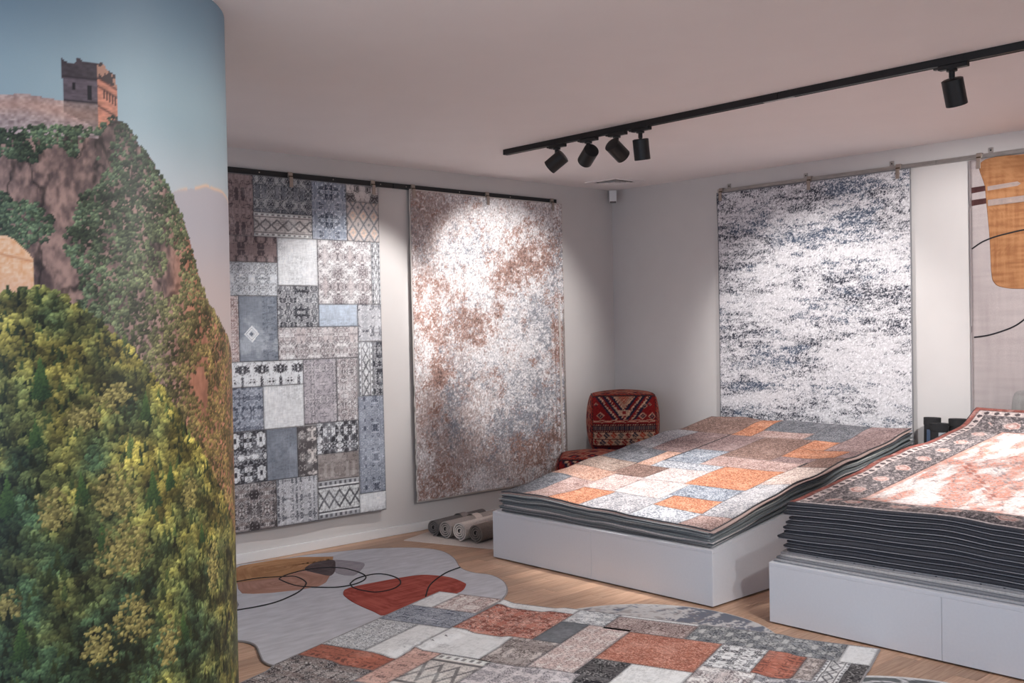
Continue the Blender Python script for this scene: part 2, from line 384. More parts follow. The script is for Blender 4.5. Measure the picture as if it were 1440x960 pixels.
        blk = C[j0:j1, i0:i1]; blk[mm] = cc[mm]
    P = []; N = 15000                                       # scrub on the cliff
    s_ = rng.uniform(-.56, 1.1, N); top_ = curve(CLIFF, s_); z_ = rng.uniform(curve(HILL, s_) - .05, top_ + .004); dens = fbm(s_ * 8.0, z_ * 6.0, 50, 4); lum = fbm(s_ * 16.0, z_ * 16.0, 52, 3)
    G = lambda cs, cz, ws, wz: np.exp(-((s_ - cs) / ws) ** 2 - ((z_ - cz) / wz) ** 2)
    rocky = 1.2 * G(-.06, 1.97, .09, .07) + .9 * G(.035, 1.90, .05, .09) + 1.1 * G(-.01, 1.74, .07, .08) + .6 * G(.14, 1.79, .05, .05) + .8 * np.exp(-((s_ - .49 + (z_ - 1.8) * .45) / .022) ** 2) * (z_ > 1.5) + .9 * G(.53, 1.27, .05, .08) + .5 * G(.36, 1.98, .03, .05)
    r_ = rng.uniform(.0045, .0105, N); f_ = rng.uniform(.6, 1.15, N)
    for k in range(N):
        s, z = s_[k], z_[k]
        if top_[k] - z > .02 and dens[k] < .30 + .34 * rocky[k]: continue
        y = min(1, max(0, (s - .05) / .5)); yl = min(1, max(0, (2.08 - z) / .7)); q = y * yl; l = min(1, max(0, (lum[k] - .3) / .4)); f = f_[k] * (.7 + .55 * l)
        g0 = rgb(38, 50, 46) * (1 - q) + rgb(74, 64, 40) * q; g1 = rgb(108, 126, 94) * (1 - q) + rgb(172, 146, 88) * q
        P.append((z, s, r_[k], g0 * f, g1 * f, 1.0))
    P.sort(key=lambda p: -p[0])
    for z, s, r, c0, c1, tl in P: tuft(C, s, z, r, c0, c1, tl)
    C = bastion(C)
    m = Z < curve(HILL, S) - .01; C = np.where(m[..., None], mix(rgb(26, 34, 22), rgb(60, 64, 34), fbm(S * 20, Z * 20, 60, 3)), C)
    P = []; N = 26000                                       # trees of the near slope
    s_ = rng.uniform(-.56, 1.1, N); top_ = curve(HILL, s_); z_ = top_ - rng.random(N) ** 1.05 * top_; n_ = fbm(s_ * 9.0, z_ * 9.0, 70, 4); f_ = rng.uniform(.7, 1.15, N); r_ = rng.uniform(.0055, .0115, N); k_ = rng.random(N)
    lum = fbm(s_ * 22.0, z_ * 22.0, 72, 3)
    for k in range(N):
        s, z = s_[k], z_[k]; d = top_[k] - z; lit = math.exp(-d / .42)
        t = min(1, max(0, lit * .66 + (n_[k] - .5) * 2.0 + .17 + .16 * min(1, max(0, (s + .1) / .5)) - .35 * min(1, max(0, (.9 - z) / .5))))
        g0 = rgb(24, 36, 30) * (1 - t) + rgb(98, 96, 42) * t; g1 = rgb(82, 106, 72) * (1 - t) + rgb(188, 174, 92) * t
        if s > .42: e = min(1, (s - .42) / .3); g1 = g1 * (1 - .45 * e) + rgb(132, 110, 66) * .45 * e
        f = f_[k] * (.50 + .85 * min(1, max(0, (lum[k] - .25) / .5))); r = r_[k] * (1 + .5 * min(1, d / .9)); tall = 1.0
        if k_[k] < .07: tall = 2.3; r *= 1.5; g0 = rgb(18, 30, 20); g1 = rgb(84, 96, 52) * (.7 + .4 * t)
        P.append((z, s, r, g0 * f, g1 * f, tall))
    for s, z, r in ((-.047, 1.363, .05), (-.065, 1.194, .035), (.063, 1.011, .04), (.291, .984, .05), (.272, 1.256, .038), (-.15, 1.0, .05), (.36, 1.02, .035), (.5, .8, .03), (.12, .85, .035), (-.12, .55, .05), (.4, .5, .04)):
        P.append((z - r * 1.2, s, r * .8, rgb(24, 42, 28), rgb(84, 112, 56), 2.0, z))
    for s, z, w, h in ((.17, .985, .075, .11), (.19, .80, .095, .11), (-.02, .95, .06, .09), (.218, .57, .07, .10), (.105, .50, .06, .08), (.565, .67, .04, .10), (-.16, .66, .05, .06), (.34, .46, .05, .1), (.07, 1.24, .06, .05), (.17, 1.30, .07, .05), (.44, .95, .04, .08)):
        for _ in range(int(900 * w * h / .01 * .22) + 60):
            a, b = rng.normal(0, .45), rng.normal(0, .45)
            if a * a + b * b > 1: continue
            f = rng.uniform(.55, 1.1); P.append((z + b * h * .3 - h * .5, s + a * w, rng.uniform(.004, .009), rgb(104, 98, 52) * f, rgb(190, 178, 112) * f, 1.0, z + b * h))
    P.sort(key=lambda p: -p[0])
    for p in P: tuft(C, p[1], p[6] if len(p) > 6 else p[0], p[2], p[3], p[4], p[5])
    return C
def column():
    t = structure(bpy.data.objects.new('wall_column', None)); col.objects.link(t); t.location = (CC[0], CC[1], 0)
    t['label'] = 'round column wrapped in a mountain and watchtower photo mural'; 
    ph0 = math.atan2(-CC[1], -CC[0])
    MB().lathe([(0.0, CR - .004), (HC, CR - .004)], (0, 0, 0), (0, 0, 1), 96).build('column_core', M_WALL, t, smooth=True)
    s = np.arange(-.55, 1.10, .0044); z = np.arange(0.002, HC - .001, .0046); S, Z = np.meshgrid(s, z)
    C = mural_raster(S, Z); ph = ph0 + S / CR
    V = np.stack([CR * np.cos(ph), CR * np.sin(ph), Z], -1); me = fast_mesh('mural', V, gridq(*S.shape)); paint(me, C); put('mural', me, M_MURAL, t)
    s = np.linspace(1.0956, -.55 + 2 * math.pi * CR, 150); z = np.linspace(.002, HC - .001, 150); S, Z = np.meshgrid(s, z); S2 = np.where(S > 1.95, S - 2 * math.pi * CR, S)
    C = mix(rgb(70, 76, 46), rgb(118, 146, 158), Z > curve(CLIFF, S2)); C = np.where((Z < curve(CLIFF, S2))[..., None], C * (.6 + .8 * fbm(S * 14, Z * 14, 5, 3))[..., None], C); ph = ph0 + S / CR
    me = fast_mesh('mural', np.stack([CR * np.cos(ph), CR * np.sin(ph), Z], -1), gridq(*S.shape)); paint(me, C); put('mural', me, M_MURAL, t)
column()

# ------------------------------------------------------------------ rug patterns
def mir(t, p): return np.abs(((t / p) % 1.0) - .5) * 2
def ornament(U, V, w, h, style, bg, fg, hi, seed, stitch=0.0):
    """oriental motif on a w x h patch: background, dark and light threads"""
    r = random.Random(seed); p = r.uniform(.13, .22); ox, oy = r.random() * p, r.random() * p
    a, b = mir(U + ox, p), mir(V + oy, p * r.uniform(.8, 1.25))
    n = fbm(a * 2.6 + seed * 3.1, b * 2.6 + seed * 1.7, seed, 3)
    ln = np.exp(-((n - .5) / .032) ** 2) + np.exp(-((n - .37) / .026) ** 2) * .8 + np.exp(-((n - .63) / .026) ** 2) * .8
    fill = sst(.52, .60, n)
    C = np.broadcast_to(bg, U.shape + (3,)).copy()
    if style == 'plain': C = mix(C, fg, .28 * ln * sst(.45, .6, fbm(U * 7, V * 7, seed + 5, 2))); C = mix(C, hi, .15 * fill)
    elif style == 'fine':
        q = fbm(a * 4.2 + seed, b * 4.2 + seed * 2, seed + 2, 3); k = (q * 7) % 1.0; C = mix(C, hi, .7 * sst(.55, .8, k)); C = mix(C, fg, .8 * np.exp(-((k - .3) / .13) ** 2)); C = mix(C, fg, .35 * (vn(U * 110, V * 110, seed + 8) > .62))
    elif style == 'orn':
        q = fbm(a * 4.5 + seed, b * 4.5, seed + 9, 2); C = mix(C, hi, .75 * fill); C = mix(C, fg, .5 * np.exp(-((q - .5) / .035) ** 2)); C = mix(C, hi, .8 * np.clip(np.exp(-((n - .545) / .02) ** 2) + np.exp(-((n - .41) / .018) ** 2), 0, 1)); C = mix(C, fg, np.clip(.95 * ln, 0, 1))
    elif style == 'dense':
        m2 = fbm(a * 4.4 + seed, b * 4.4, seed + 9, 2); C = mix(C, fg, .85 * sst(.47, .52, m2)); C = mix(C, hi, .95 * np.exp(-((m2 - .44) / .028) ** 2)); C = mix(C, hi, .9 * np.exp(-((m2 - .62) / .024) ** 2)); C = mix(C, hi, .5 * np.clip(ln, 0, 1))
    elif style == 'bold':
        C = mix(C, fg, sst(.47, .51, n)); C = mix(C, hi, .7 * np.exp(-((n - .62) / .03) ** 2)); C = mix(C, fg, .7 * np.exp(-((n - .40) / .016) ** 2))
    elif style == 'diamond':
        q = .075; d = mir(U + ox, q * 1.2) + mir(V, q * 1.6); C = mix(C, fg, .65 * (np.abs(d - 1) < .16)); C = mix(C, hi, .8 * (np.abs(d - .45) < .14)); C = mix(C, fg, .6 * (d > 1.75))
    elif style in ('band', 'bandv'):
        A, B, H = (U, V, h) if style == 'band' else (V, U, w)
        t = B / H; q = .085; d = mir(A, q) ; e = np.abs(t - .5)
        C = mix(C, fg, .75 * (np.abs(d * .22 - np.abs(t - .5)) < .045) * (e < .3)); C = mix(C, fg, .5 * ln * (e < .3))
        C = mix(C, fg, .9 * (np.abs(e - .32) < .025)); C = mix(C, hi, .8 * (np.abs(e - .43) < .05)); C = mix(C, fg, .7 * (np.abs(e - .43) < .035) * (mir(A, .04) < .5))
    elif style == 'motif': C = mix(C, fg, .75 * np.exp(-((n - .44) / .02) ** 2)); C = mix(C, fg, .6 * (n > .66)); C = mix(C, hi, .3 * (n < .33))
    elif style == 'star':
        x, y = (U - w * .32) / .055, (V - h * .42) / .055; d = np.abs(x) + np.abs(y); C = mix(C, hi, .95 * (d < 1) * ((d * 3) % 1 > .3)); C = mix(C, fg, .9 * (d < .3)); C = mix(C, fg, .45 * ln * (U > w * .6))
    wr = fbm(U * 11, V * 11, seed + 3, 4); g = vn(U * 190, V * 45, seed + 4) * .5 + vn(U * 45, V * 190, seed + 6) * .5
    C = mix(C, hi * .9 + .1, .30 * sst(.5, .75, wr)); C = C * (.87 + .2 * g + .08 * (wr - .5))[..., None]
    if stitch:
        e = np.minimum(np.minimum(U, w - U), np.minimum(V, h - V)); tt = np.where(np.minimum(U, w - U) < np.minimum(V, h - V), V, U)
        C = mix(C, rgb(92, 90, 92), stitch * sst(.012, .003, e) * (.45 + .55 * ((tt * 90) % 1 > .45)))
    return C
DK, WH = rgb(62, 62, 68), rgb(214, 210, 206)
PAL = {  # name: (style, background, dark thread, light thread)
 'mauve': ('motif', rgb(140, 118, 114), rgb(66, 60, 64), rgb(176, 160, 154)), 'greydk': ('orn', rgb(120, 122, 126), rgb(58, 60, 66), rgb(184, 182, 178)),
 'creamband': ('band', rgb(196, 186, 178), rgb(110, 106, 106), rgb(220, 214, 206)), 'bluedense': ('dense', rgb(128, 134, 146), rgb(66, 72, 84), rgb(204, 204, 206)),
 'creamfl': ('bold', rgb(192, 180, 172), rgb(98, 92, 92), rgb(214, 206, 198)), 'peach': ('diamond', rgb(178, 164, 156), rgb(112, 116, 122), rgb(206, 176, 154)),
 'white': ('plain', rgb(206, 203, 200), rgb(130, 130, 132), rgb(226, 224, 222)), 'whitemot': ('orn', rgb(196, 194, 192), rgb(128, 130, 134), rgb(220, 218, 214)),
 'pinkorn': ('orn', rgb(184, 170, 166), rgb(110, 102, 104), rgb(218, 208, 204)), 'greyorn': ('dense', rgb(158, 156, 158), rgb(88, 88, 94), rgb(208, 204, 202)),
 'bluestar': ('star', rgb(126, 131, 139), rgb(62, 68, 80), rgb(216, 214, 212)), 'ltblue': ('plain', rgb(168, 176, 186), rgb(128, 136, 148), rgb(184, 194, 204)),
 'dkdense': ('dense', rgb(122, 120, 122), rgb(56, 56, 62), rgb(196, 194, 192)), 'bwbold': ('bold', rgb(204, 202, 200), rgb(72, 70, 74), rgb(220, 218, 214)),
 'lilac': ('orn', rgb(168, 158, 160), rgb(108, 104, 108), rgb(200, 192, 190)), 'border': ('bandv', rgb(200, 197, 194), rgb(84, 82, 86), rgb(220, 218, 214)),
 'slate': ('plain', rgb(118, 122, 130), rgb(74, 80, 92), rgb(146, 150, 158)), 'rustpale': ('motif', rgb(186, 150, 138), rgb(100, 80, 78), rgb(208, 186, 176)), 'brownmot': ('motif', rgb(132, 120, 114), rgb(78, 72, 72), rgb(196, 188, 182)),
 'bwband': ('band', rgb(206, 203, 198), rgb(70, 68, 72), rgb(150, 148, 150)), 'browndk': ('dense', rgb(118, 104, 100), rgb(64, 58, 60), rgb(190, 184, 180)),
 'red': ('dense', rgb(156, 92, 78), rgb(112, 58, 50), rgb(206, 172, 158)), 'rust': ('motif', rgb(158, 98, 82), rgb(88, 62, 58), rgb(190, 146, 130)), 'orange': ('fine', rgb(168, 110, 92), rgb(134, 78, 64), rgb(200, 158, 142)),
 'pink': ('orn', rgb(196, 172, 164), rgb(136, 108, 104), rgb(216, 204, 198)), 'dkgrey': ('plain', rgb(98, 100, 104), rgb(72, 74, 78), rgb(124, 124, 126)), 'taupe': ('orn', rgb(150, 136, 130), rgb(84, 74, 72), rgb(196, 186, 180)),
 'slateorn': ('dense', rgb(122, 126, 136), rgb(72, 76, 88), rgb(176, 178, 184)), 'brownstrip': ('orn', rgb(158, 136, 130), rgb(92, 70, 68), rgb(198, 184, 178)), 'blackorn': ('bold', rgb(92, 88, 88), rgb(50, 48, 50), rgb(188, 184, 180)),
 's_slate': ('plain', rgb(122, 124, 130), rgb(84, 86, 94), rgb(160, 160, 164)), 's_pink': ('plain', rgb(190, 160, 152), rgb(140, 110, 106), rgb(214, 194, 188)), 's_peach': ('plain', rgb(204, 162, 142), rgb(158, 116, 102), rgb(222, 192, 178)),
 's_taupe': ('plain', rgb(168, 146, 134), rgb(120, 104, 98), rgb(196, 178, 166)), 's_brown': ('plain', rgb(146, 118, 108), rgb(98, 78, 74), rgb(178, 152, 142)), 's_pale': ('plain', rgb(212, 190, 184), rgb(172, 140, 136), rgb(228, 214, 210)),
 's_orange': ('plain', rgb(204, 138, 106), rgb(162, 98, 76), rgb(226, 178, 150)), 's_ltgrey': ('orn', rgb(182, 180, 184), rgb(124, 126, 134), rgb(210, 206, 206)), 's_white': ('plain', rgb(220, 206, 202), rgb(182, 160, 160), rgb(234, 226, 224)),
 's_whgrey': ('orn', rgb(196, 198, 204), rgb(102, 110, 124), rgb(222, 222, 224)), 's_mauve': ('plain', rgb(158, 134, 132), rgb(112, 92, 94), rgb(186, 164, 160)), 's_blue': ('orn', rgb(150, 158, 170), rgb(76, 84, 100), rgb(206, 208, 212)), 's_cream': ('plain', rgb(214, 196, 186), rgb(166, 138, 132), rgb(228, 214, 206)),
}
for _k, (_s, _b, _f, _h) in list(PAL.items()):
    if _k.startswith('s_'): PAL[_k] = ('fine', np.clip(_b * 1.04, 0, .93), _f * .85, np.clip(_h * 1.06, 0, .95))
    else:
        _g = _b.mean(); _b = _g + (_b - _g) * (.8 if _k not in ('red', 'rust', 'orange', 'rustpale') else 1.0)
        PAL[_k] = (_s, np.clip(_b * 1.12, 0, .9), _f * .95, np.clip(_h * 1.12, 0, .93))
RES = 0.0052
def patch_list(root, patches, W, H, surf, down, res, mat, stitch, seed0, gap=.0014, tint=(1, 1, 1)):
    """patches: (palette, u0, u1, v0, v1) on the rug's own W x H; surf maps (U,V)->points"""
    for k, (pn, u0, u1, v0, v1) in enumerate(patches):
        u0 += gap; u1 -= gap; v0 += gap; v1 -= gap
        rs = res * (2.5 if root is r1 and u1 < .39 else 1.0); nx, ny = max(3, int((u1 - u0) / rs)), max(3, int((v1 - v0) / rs))
        U, V = np.meshgrid(np.linspace(u0, u1, nx), np.linspace(v0, v1, ny))
        st, bg, fg, hi = PAL[pn]
        C = ornament(U - u0, V - v0, u1 - u0, v1 - v0, st, bg, fg, hi, seed0 + k, stitch)
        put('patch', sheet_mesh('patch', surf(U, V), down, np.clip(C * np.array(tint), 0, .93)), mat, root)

# ------------------------------------------------------------------ rugs hanging on the walls
def hang_surf(W, H, rip):
    def f(U, V, off=0.0):
        y = -.030 - rip(U, V) - off
        return np.stack([U - W / 2, y, V], -1)
    return f
def hang_root(name, label, cx, cy, z0, rz): return thing(name, label, 'rug', (cx, cy, z0), rz)
def hang_body(root, W, H, surf, mat_back, mat_bind, thick=.007, bind=.008):
    U, V = np.meshgrid(np.linspace(0, W, 40), np.linspace(0, H, 60))
    P = surf(U, V); B = P.copy(); B[..., 1] += thick
    ny, nx = U.shape; rg = ring(ny, nx); n = ny * nx; k = np.arange(len(rg)); k2 = (k + 1) % len(rg)
    Q = np.concatenate([gridq(ny, nx), gridq(ny, nx, n)[:, ::-1], np.stack([rg[k2], rg[k], n + rg[k], n + rg[k2]], -1)])
    put('backing', fast_mesh('backing', np.concatenate([P.reshape(-1, 3), B.reshape(-1, 3)]), Q), mat_back, root)
    e = P.reshape(-1, 3)[rg].copy(); e[:, 1] += thick * .4
    MB().tube(e, bind * .5, 6, closed=True).build('binding', mat_bind, root, smooth=True)

W1, H1 = 1.60, 2.32
rip1 = lambda U, V: .004 * np.sin(U * 9 + V) * (1 - V / 2.4) + .020 * (1 - V / 2.32)
s1 = hang_surf(W1, H1, rip1)
r1 = hang_root('wall_rug', 'grey and cream patchwork rug hanging from the black rail beside the mural column', 2.70 + W1 / 2, WY, .21, 0)
hang_body(r1, W1, H1, s1, M_SEAM, M_BIND_G)
RUG1 = [('greydk', 0, .36, 1.93, 2.32), ('mauve', .36, .605, 1.92, 2.32), ('greydk', .605, 1.045, 2.08, 2.32), ('creamband', .605, 1.045, 1.92, 2.08), ('bluedense', 1.045, 1.325, 1.92, 2.32), ('creamfl', 1.325, 1.60, 2.20, 2.32), ('peach', 1.325, 1.60, 1.92, 2.20),
 ('white', 0, .34, 1.53, 1.93), ('mauve', .34, .77, 1.75, 1.92), ('whitemot', .34, .77, 1.53, 1.75), ('white', .77, 1.08, 1.60, 1.92), ('pinkorn', 1.08, 1.525, 1.475, 1.92), ('border', 1.525, 1.60, 1.475, 1.92),
 ('greydk', 0, .30, 1.10, 1.53), ('pink', .30, .48, 1.10, 1.53), ('bluestar', .48, .76, 1.10, 1.53), ('dkdense', .76, 1.08, 1.32, 1.60), ('ltblue', 1.08, 1.395, 1.32, 1.475), ('greyorn', 1.395, 1.60, 1.21, 1.475), ('pinkorn', .76, 1.395, 1.10, 1.32),
 ('slate', 0, .30, .65, 1.10), ('bwbold', .30, .945, .935, 1.10), ('lilac', .945, 1.21, .66, 1.10), ('pinkorn', 1.21, 1.38, .66, 1.10), ('border', 1.395, 1.515, .825, 1.21), ('dkdense', 1.515, 1.60, .825, 1.21), ('slateorn', .30, .64, .65, .935), ('white', .64, .945, .65, .935),
 ('whitemot', 0, .30, .31, .65), ('bwbold', .30, .655, .31, .65), ('slate', .655, .885, .31, .65), ('creamfl', .885, 1.04, .31, .65), ('bwbold', 1.04, 1.375, .445, .66), ('brownmot', 1.04, 1.375, .26, .445), ('slateorn', 1.38, 1.60, .135, .825),
 ('lilac', 0, .38, .0, .31), ('browndk', .38, .72, 0, .31), ('greyorn', .72, 1.035, 0, .31), ('bwband', 1.04, 1.375, 0, .26), ('white', 1.375, 1.60, 0, .135)]
patch_list(r1, RUG1, W1, H1, lambda U, V: s1(U, V, .003), (0, .003, 0), RES, M_WOVEN, .30, 100, tint=(1.0, 1.02, 1.045))

def speck(S, T, seed, fx, fy): return .65 * vn(S * fx, T * fy, seed) + .35 * hsh(np.floor(S * fx * 1.6), np.floor(T * fy * 1.6), seed + 1)
W2, H2 = 1.60, 2.31
def rip2(U, V):
    lo = sst(1.1, .1, V)
    return .0035 * np.sin(V * 2 * math.pi / .21) * lo * sst(1.55, .4, U) + .003 * np.sin(U * 2 * math.pi / .05) * sst(1.25, 1.55, U) * sst(1.9, 1.2, V) + .022 * (1 - V / H2) + .005 * np.sin(U * 5 + 1)
s2 = hang_surf(W2, H2, rip2)
r2 = hang_root('wall_rug', 'off-white abstract rug with rust and grey-blue blotches hanging left of the corner', 4.58 + W2 / 2, WY, .225, 0)
hang_body(r2, W2, H2, s2, plain('ecru_rug_backing', (196, 188, 182), .95, noise=.1, nscale=200), M_BIND_W)
U, V = np.meshgrid(np.linspace(.006, W2 - .006, int(W2 / .0053)), np.linspace(.006, H2 - .006, int(H2 / .0053)))
def blob(u, v, su, sv): return np.exp(-((U - u) / su) ** 2 - ((V - v) / sv) ** 2)
f1, f2, f3 = fbm(U * 3.3, V * 3.3, 201, 5), fbm(U * 3.3, V * 3.3, 202, 5), fbm(U * 3.3, V * 3.3, 203, 5)
def spk(seed, fx, fy): return .5 * vn(U * fx, V * fy, seed) + .5 * hsh(np.floor(U * 188), np.floor(V * 188), seed + 1) - .5
g1, g2, g3 = [.5 * fbm(U * 8, V * 8, 204 + k, 4) + .5 * fbm(U * 24, V * 24, 264 + k, 3) for k in range(3)]
C = np.broadcast_to(rgb(228, 225, 226), U.shape + (3,)).copy()
mv = .26 * f1 + .52 * g1 + .32 * (.9 * blob(0, 2.25, .75, .25) + .8 * blob(.15, .55, .7, .6) + .6 * blob(1.5, 2.2, .4, .25) + .7 * blob(.1, 1.7, .3, .5) + .6 * blob(.9, .25, .7, .22))
C = mix(C, rgb(158, 138, 133), .85 * sst(.48, .78, mv * 1.05 + spk(210, 120, 60) * .5))
gb = .26 * f2 + .54 * g2 + .30 * (.8 * blob(1.35, .75, .45, .4) + .8 * blob(.35, .75, .15, .4) + .7 * blob(.95, .45, .4, .25) + .6 * blob(1.3, 1.35, .4, .2) + .5 * blob(.5, 1.95, .35, .2) + .7 * blob(1.5, 1.9, .12, .25))
C = mix(C, rgb(120, 123, 132), .85 * sst(.50, .76, gb * 1.05 + spk(220, 60, 120) * .5))
ru = .20 * f3 + .66 * g3 + .25 * (.95 * blob(.35, 1.3, .42, .22) + .85 * blob(1.25, 1.85, .3, .2) + .8 * blob(1.5, 1.1, .12, .5) + .9 * blob(1.25, .25, .35, .2) + .6 * blob(.85, 1.72, .3, .10) + .7 * blob(.2, .15, .3, .15) + .8 * blob(.22, .95, .08, .10) + .8 * blob(.2, 1.62, .2, .1) + .6 * blob(.2, .7, .06, .1))
C = mix(C, rgb(150, 114, 102), .82 * sst(.53, .69, ru * 1.05 + spk(230, 90, 90) * .40)); C = mix(C, rgb(74, 60, 58), .6 * sst(.68, .9, ru + spk(235, 80, 80) * .6))
C = mix(C, rgb(236, 234, 234), .7 * sst(.58, .8, .45 * g1 + .55 * vn(U * 75, V * 75, 240))); C = C * (.84 + .32 * vn(U * 160, V * 110, 250))[..., None]
put('pile', sheet_mesh('pile', s2(U, V, .003), (0, .003, 0), C), M_SHAG, r2)

W3, H3 = 1.61, 2.32
rip3 = lambda U, V: .010 * (1 - V / 2.32) ** 2 + .004 * np.sin(U * 4) * (V / 2.3) + .012 * np.exp(-((U - .0) / .05) ** 2) * sst(2.0, 2.3, V)
s3 = hang_surf(W3, H3, rip3)
r3 = hang_root('wall_rug', 'white rug streaked with black and navy blue hanging behind the patchwork stack', WX, 4.945 - W3 / 2, .23, -math.pi / 2)
hang_body(r3, W3, H3, s3, plain('grey_rug_backing', (150, 148, 150), .95, noise=.1, nscale=200), M_BIND_G)
U, V = np.meshgrid(np.linspace(.006, W3 - .006, int(W3 / .0053)), np.linspace(.006, H3 - .006, int(H3 / .0053)))
hz = hsh(np.floor(U * 188), np.floor(V * 188), 302); sp = .62 * hz + .2 * vn(U * 60, V * 130, 301) + .18 * vn(U * 130, V * 60, 306) - .5
st = .40 * fbm(U * 2.6, V * 9, 303, 5) + .36 * fbm(U * 7, V * 34, 304, 4) + .24 * fbm(U * 24, V * 50, 305, 2)
bias = .10 * blob(.1, .95, .3, .5) + .12 * blob(.8, 2.28, 1.2, .14) + .12 * blob(1.25, 2.0, .35, .16) - .12 * blob(.55, 1.55, .4, .22) - .12 * blob(.45, .30, .4, .2) - .10 * blob(1.35, .95, .3, .2) + .10 * blob(.15, 1.98, .22, .12) + .08 * blob(1.2, 1.55, .4, .1) + .08 * blob(.2, .55, .25, .06)
dn = sst(.30, .74, st + bias * .8)
dn = .17 + .66 * dn
C = np.broadcast_to(rgb(216, 214, 217), U.shape + (3,)).copy(); C = mix(C, rgb(140, 140, 147), .65 * sst(.30, .85, dn + sp * .9))
C = mix(C, rgb(48, 51, 62), .94 * sst(.52, .80, dn + sp * 1.0))
bl = sst(.48, .60, fbm(U * 2.6, V * 6, 310, 4) + .14 * blob(.35, 1.36, .5, .12) + .14 * blob(.75, 1.95, .35, .10) + .14 * blob(.6, .78, .5, .07) + .1 * blob(1.2, 1.2, .15, .2)); C = mix(C, rgb(92, 108, 130), .6 * bl * sst(.5, .8, dn + sp * .7))
C = mix(C, rgb(236, 235, 237), .7 * sst(.62, .8, vn(U * 95, V * 150, 320))); C = C * (.88 + .24 * vn(U * 170, V * 170, 330))[..., None]
put('pile', sheet_mesh('pile', s3(U, V, .003), (0, .003, 0), C), M_WOVEN, r3)

# rug with ochre block and black arcs
W4, H4 = 1.60, 2.30
rip4 = lambda U, V: .006 * np.sin(U * 12 + 1) * sst(.9, 2.3, V) + .008 * (1 - V / 2.3)
s4 = hang_surf(W4, H4, rip4)
r4 = hang_root('wall_rug', 'pale lilac-grey rug with ochre block and black arcs hanging at the right', WX, 2.925 - W4 / 2, .245, -math.pi / 2)
hang_body(r4, W4, H4, s4, plain('lilac_rug_backing', (150, 140, 140), .95, noise=.1, nscale=200), plain('lilac_binding', (170, 160, 160), .9))
U, V = np.meshgrid(np.linspace(.005, W4 - .005, 100), np.linspace(.005, H4 - .005, 200))
g = fbm(U * 4, V * 60, 401, 3) * .5 + fbm(U * 50, V * 4, 402, 3) * .5
C = mix(rgb(160, 150, 150), rgb(190, 180, 178), g); C = mix(C, rgb(150, 150, 146), .5 * sst(.35, .0, V) )
put('pile', sheet_mesh('pile', s4(U, V, .003), (0, .003, 0), C), M_WOVEN, r4)
def field_on(surf, pts, name, root, off, colA, colB, seed, axis):
    """a woven colour field of the rug: its own thin raised piece with an outline (pts in the rug's coordinates)"""
    P = np.array(pts); n = len(P); c = P.mean(0); rings = 70
    T = np.linspace(0, 1, rings)[:, None, None]; G = c + (P[None] - c) * T; G = np.concatenate([G, G[:, :1]], 1)
    U, V = G[..., 0], G[..., 1]; g = fbm(U * 6, V * 70, seed, 3) * .6 + fbm(U * 70, V * 6, seed + 1, 3) * .4
    C = mix(colA, colB, sst(.3, .7, g)); S = surf(U, V, off); ny, nx = U.shape
    V0 = S.reshape(-1, 3); last = (ny - 1) * nx + np.arange(nx); dn = V0[last].copy(); dn = dn + np.array(axis) * .002
    Q = np.concatenate([gridq(ny, nx), np.stack([last[:-1], last[1:], ny * nx + np.arange(1, nx), ny * nx + np.arange(nx - 1)], -1)])
    me = fast_mesh(name, np.concatenate([V0, dn]), Q); paint(me, np.concatenate([C.reshape(-1, 3), C.reshape(-1, 3)[last] * .8])); return put(name, me, M_WOVEN, root)
def line_on(surf, pts, root, off, r=.005, name='woven_line', n=6):
    P = catmull(pts, n, closed=False); S = surf(np.array([p[0] for p in P]), np.array([p[1] for p in P]), off)
    MB().tube(S, r, 6).build(name, M_LINE, root, smooth=True)
M_LINE = plain('black_woven_line', (32, 32, 36), .95)
field_on(s4, catmull([(.092, 2.29), (.10, 2.1), (.123, 1.80), (.132, 1.56), (.15, 1.49), (.20, 1.458), (.33, 1.443), (.60, 1.45), (.85, 1.5), (.9, 1.7), (.9, 2.0), (.9, 2.29), (.5, 2.29)], 18), 'ochre_field', r4, .0045, rgb(144, 98, 66), rgb(172, 124, 86), 411, (0, 1, 0))
for z0, z1, u1 in ((2.083, 2.125, .102), (2.0, 2.043, .106)): field_on(s4, [(.012, z0), (u1, z0 + .008), (u1, z1), (.012, z1 - .004)], 'dark_bar', r4, .006, rgb(66, 42, 42), rgb(84, 56, 54), 415, (0, 1, 0))
for z0, z1, u1 in ((2.09, 2.118, .3), (1.99, 2.03, .6)): field_on(s4, [(.115, z0), (u1, z0 + .012), (u1 + .02, z1 - .004), (u1, z1 + .012), (.115, z1)], 'faded_bar', r4, .006, rgb(150, 136, 132), rgb(172, 152, 142), 418, (0, 1, 0))
line_on(s4, [(.011, 1.719), (.08, 1.76), (.159, 1.787), (.25, 1.805), (.336, 1.818), (.5, 1.83), (.7, 1.8), (.9, 1.7)], r4, .007)
line_on(s4, [(.018, 1.137), (.10, 1.148), (.174, 1.168), (.26, 1.2), (.329, 1.244), (.45, 1.35), (.6, 1.55), (.7, 1.75)], r4, .006)
field_on(s4, [(.0, .62), (.12, .66), (.25, .66), (.25, .45), (.0, .45)], 'grey_field', r4, .0042, rgb(140, 136, 134), rgb(158, 154, 152), 421, (0, 1, 0))
field_on(s4, catmull([(.26, .75), (.35, .80), (.5, .80), (.6, .6), (.45, .35), (.27, .45)], 6), 'grey_field', r4, .0046, rgb(150, 146, 144), rgb(164, 160, 157), 423, (0, 1, 0))

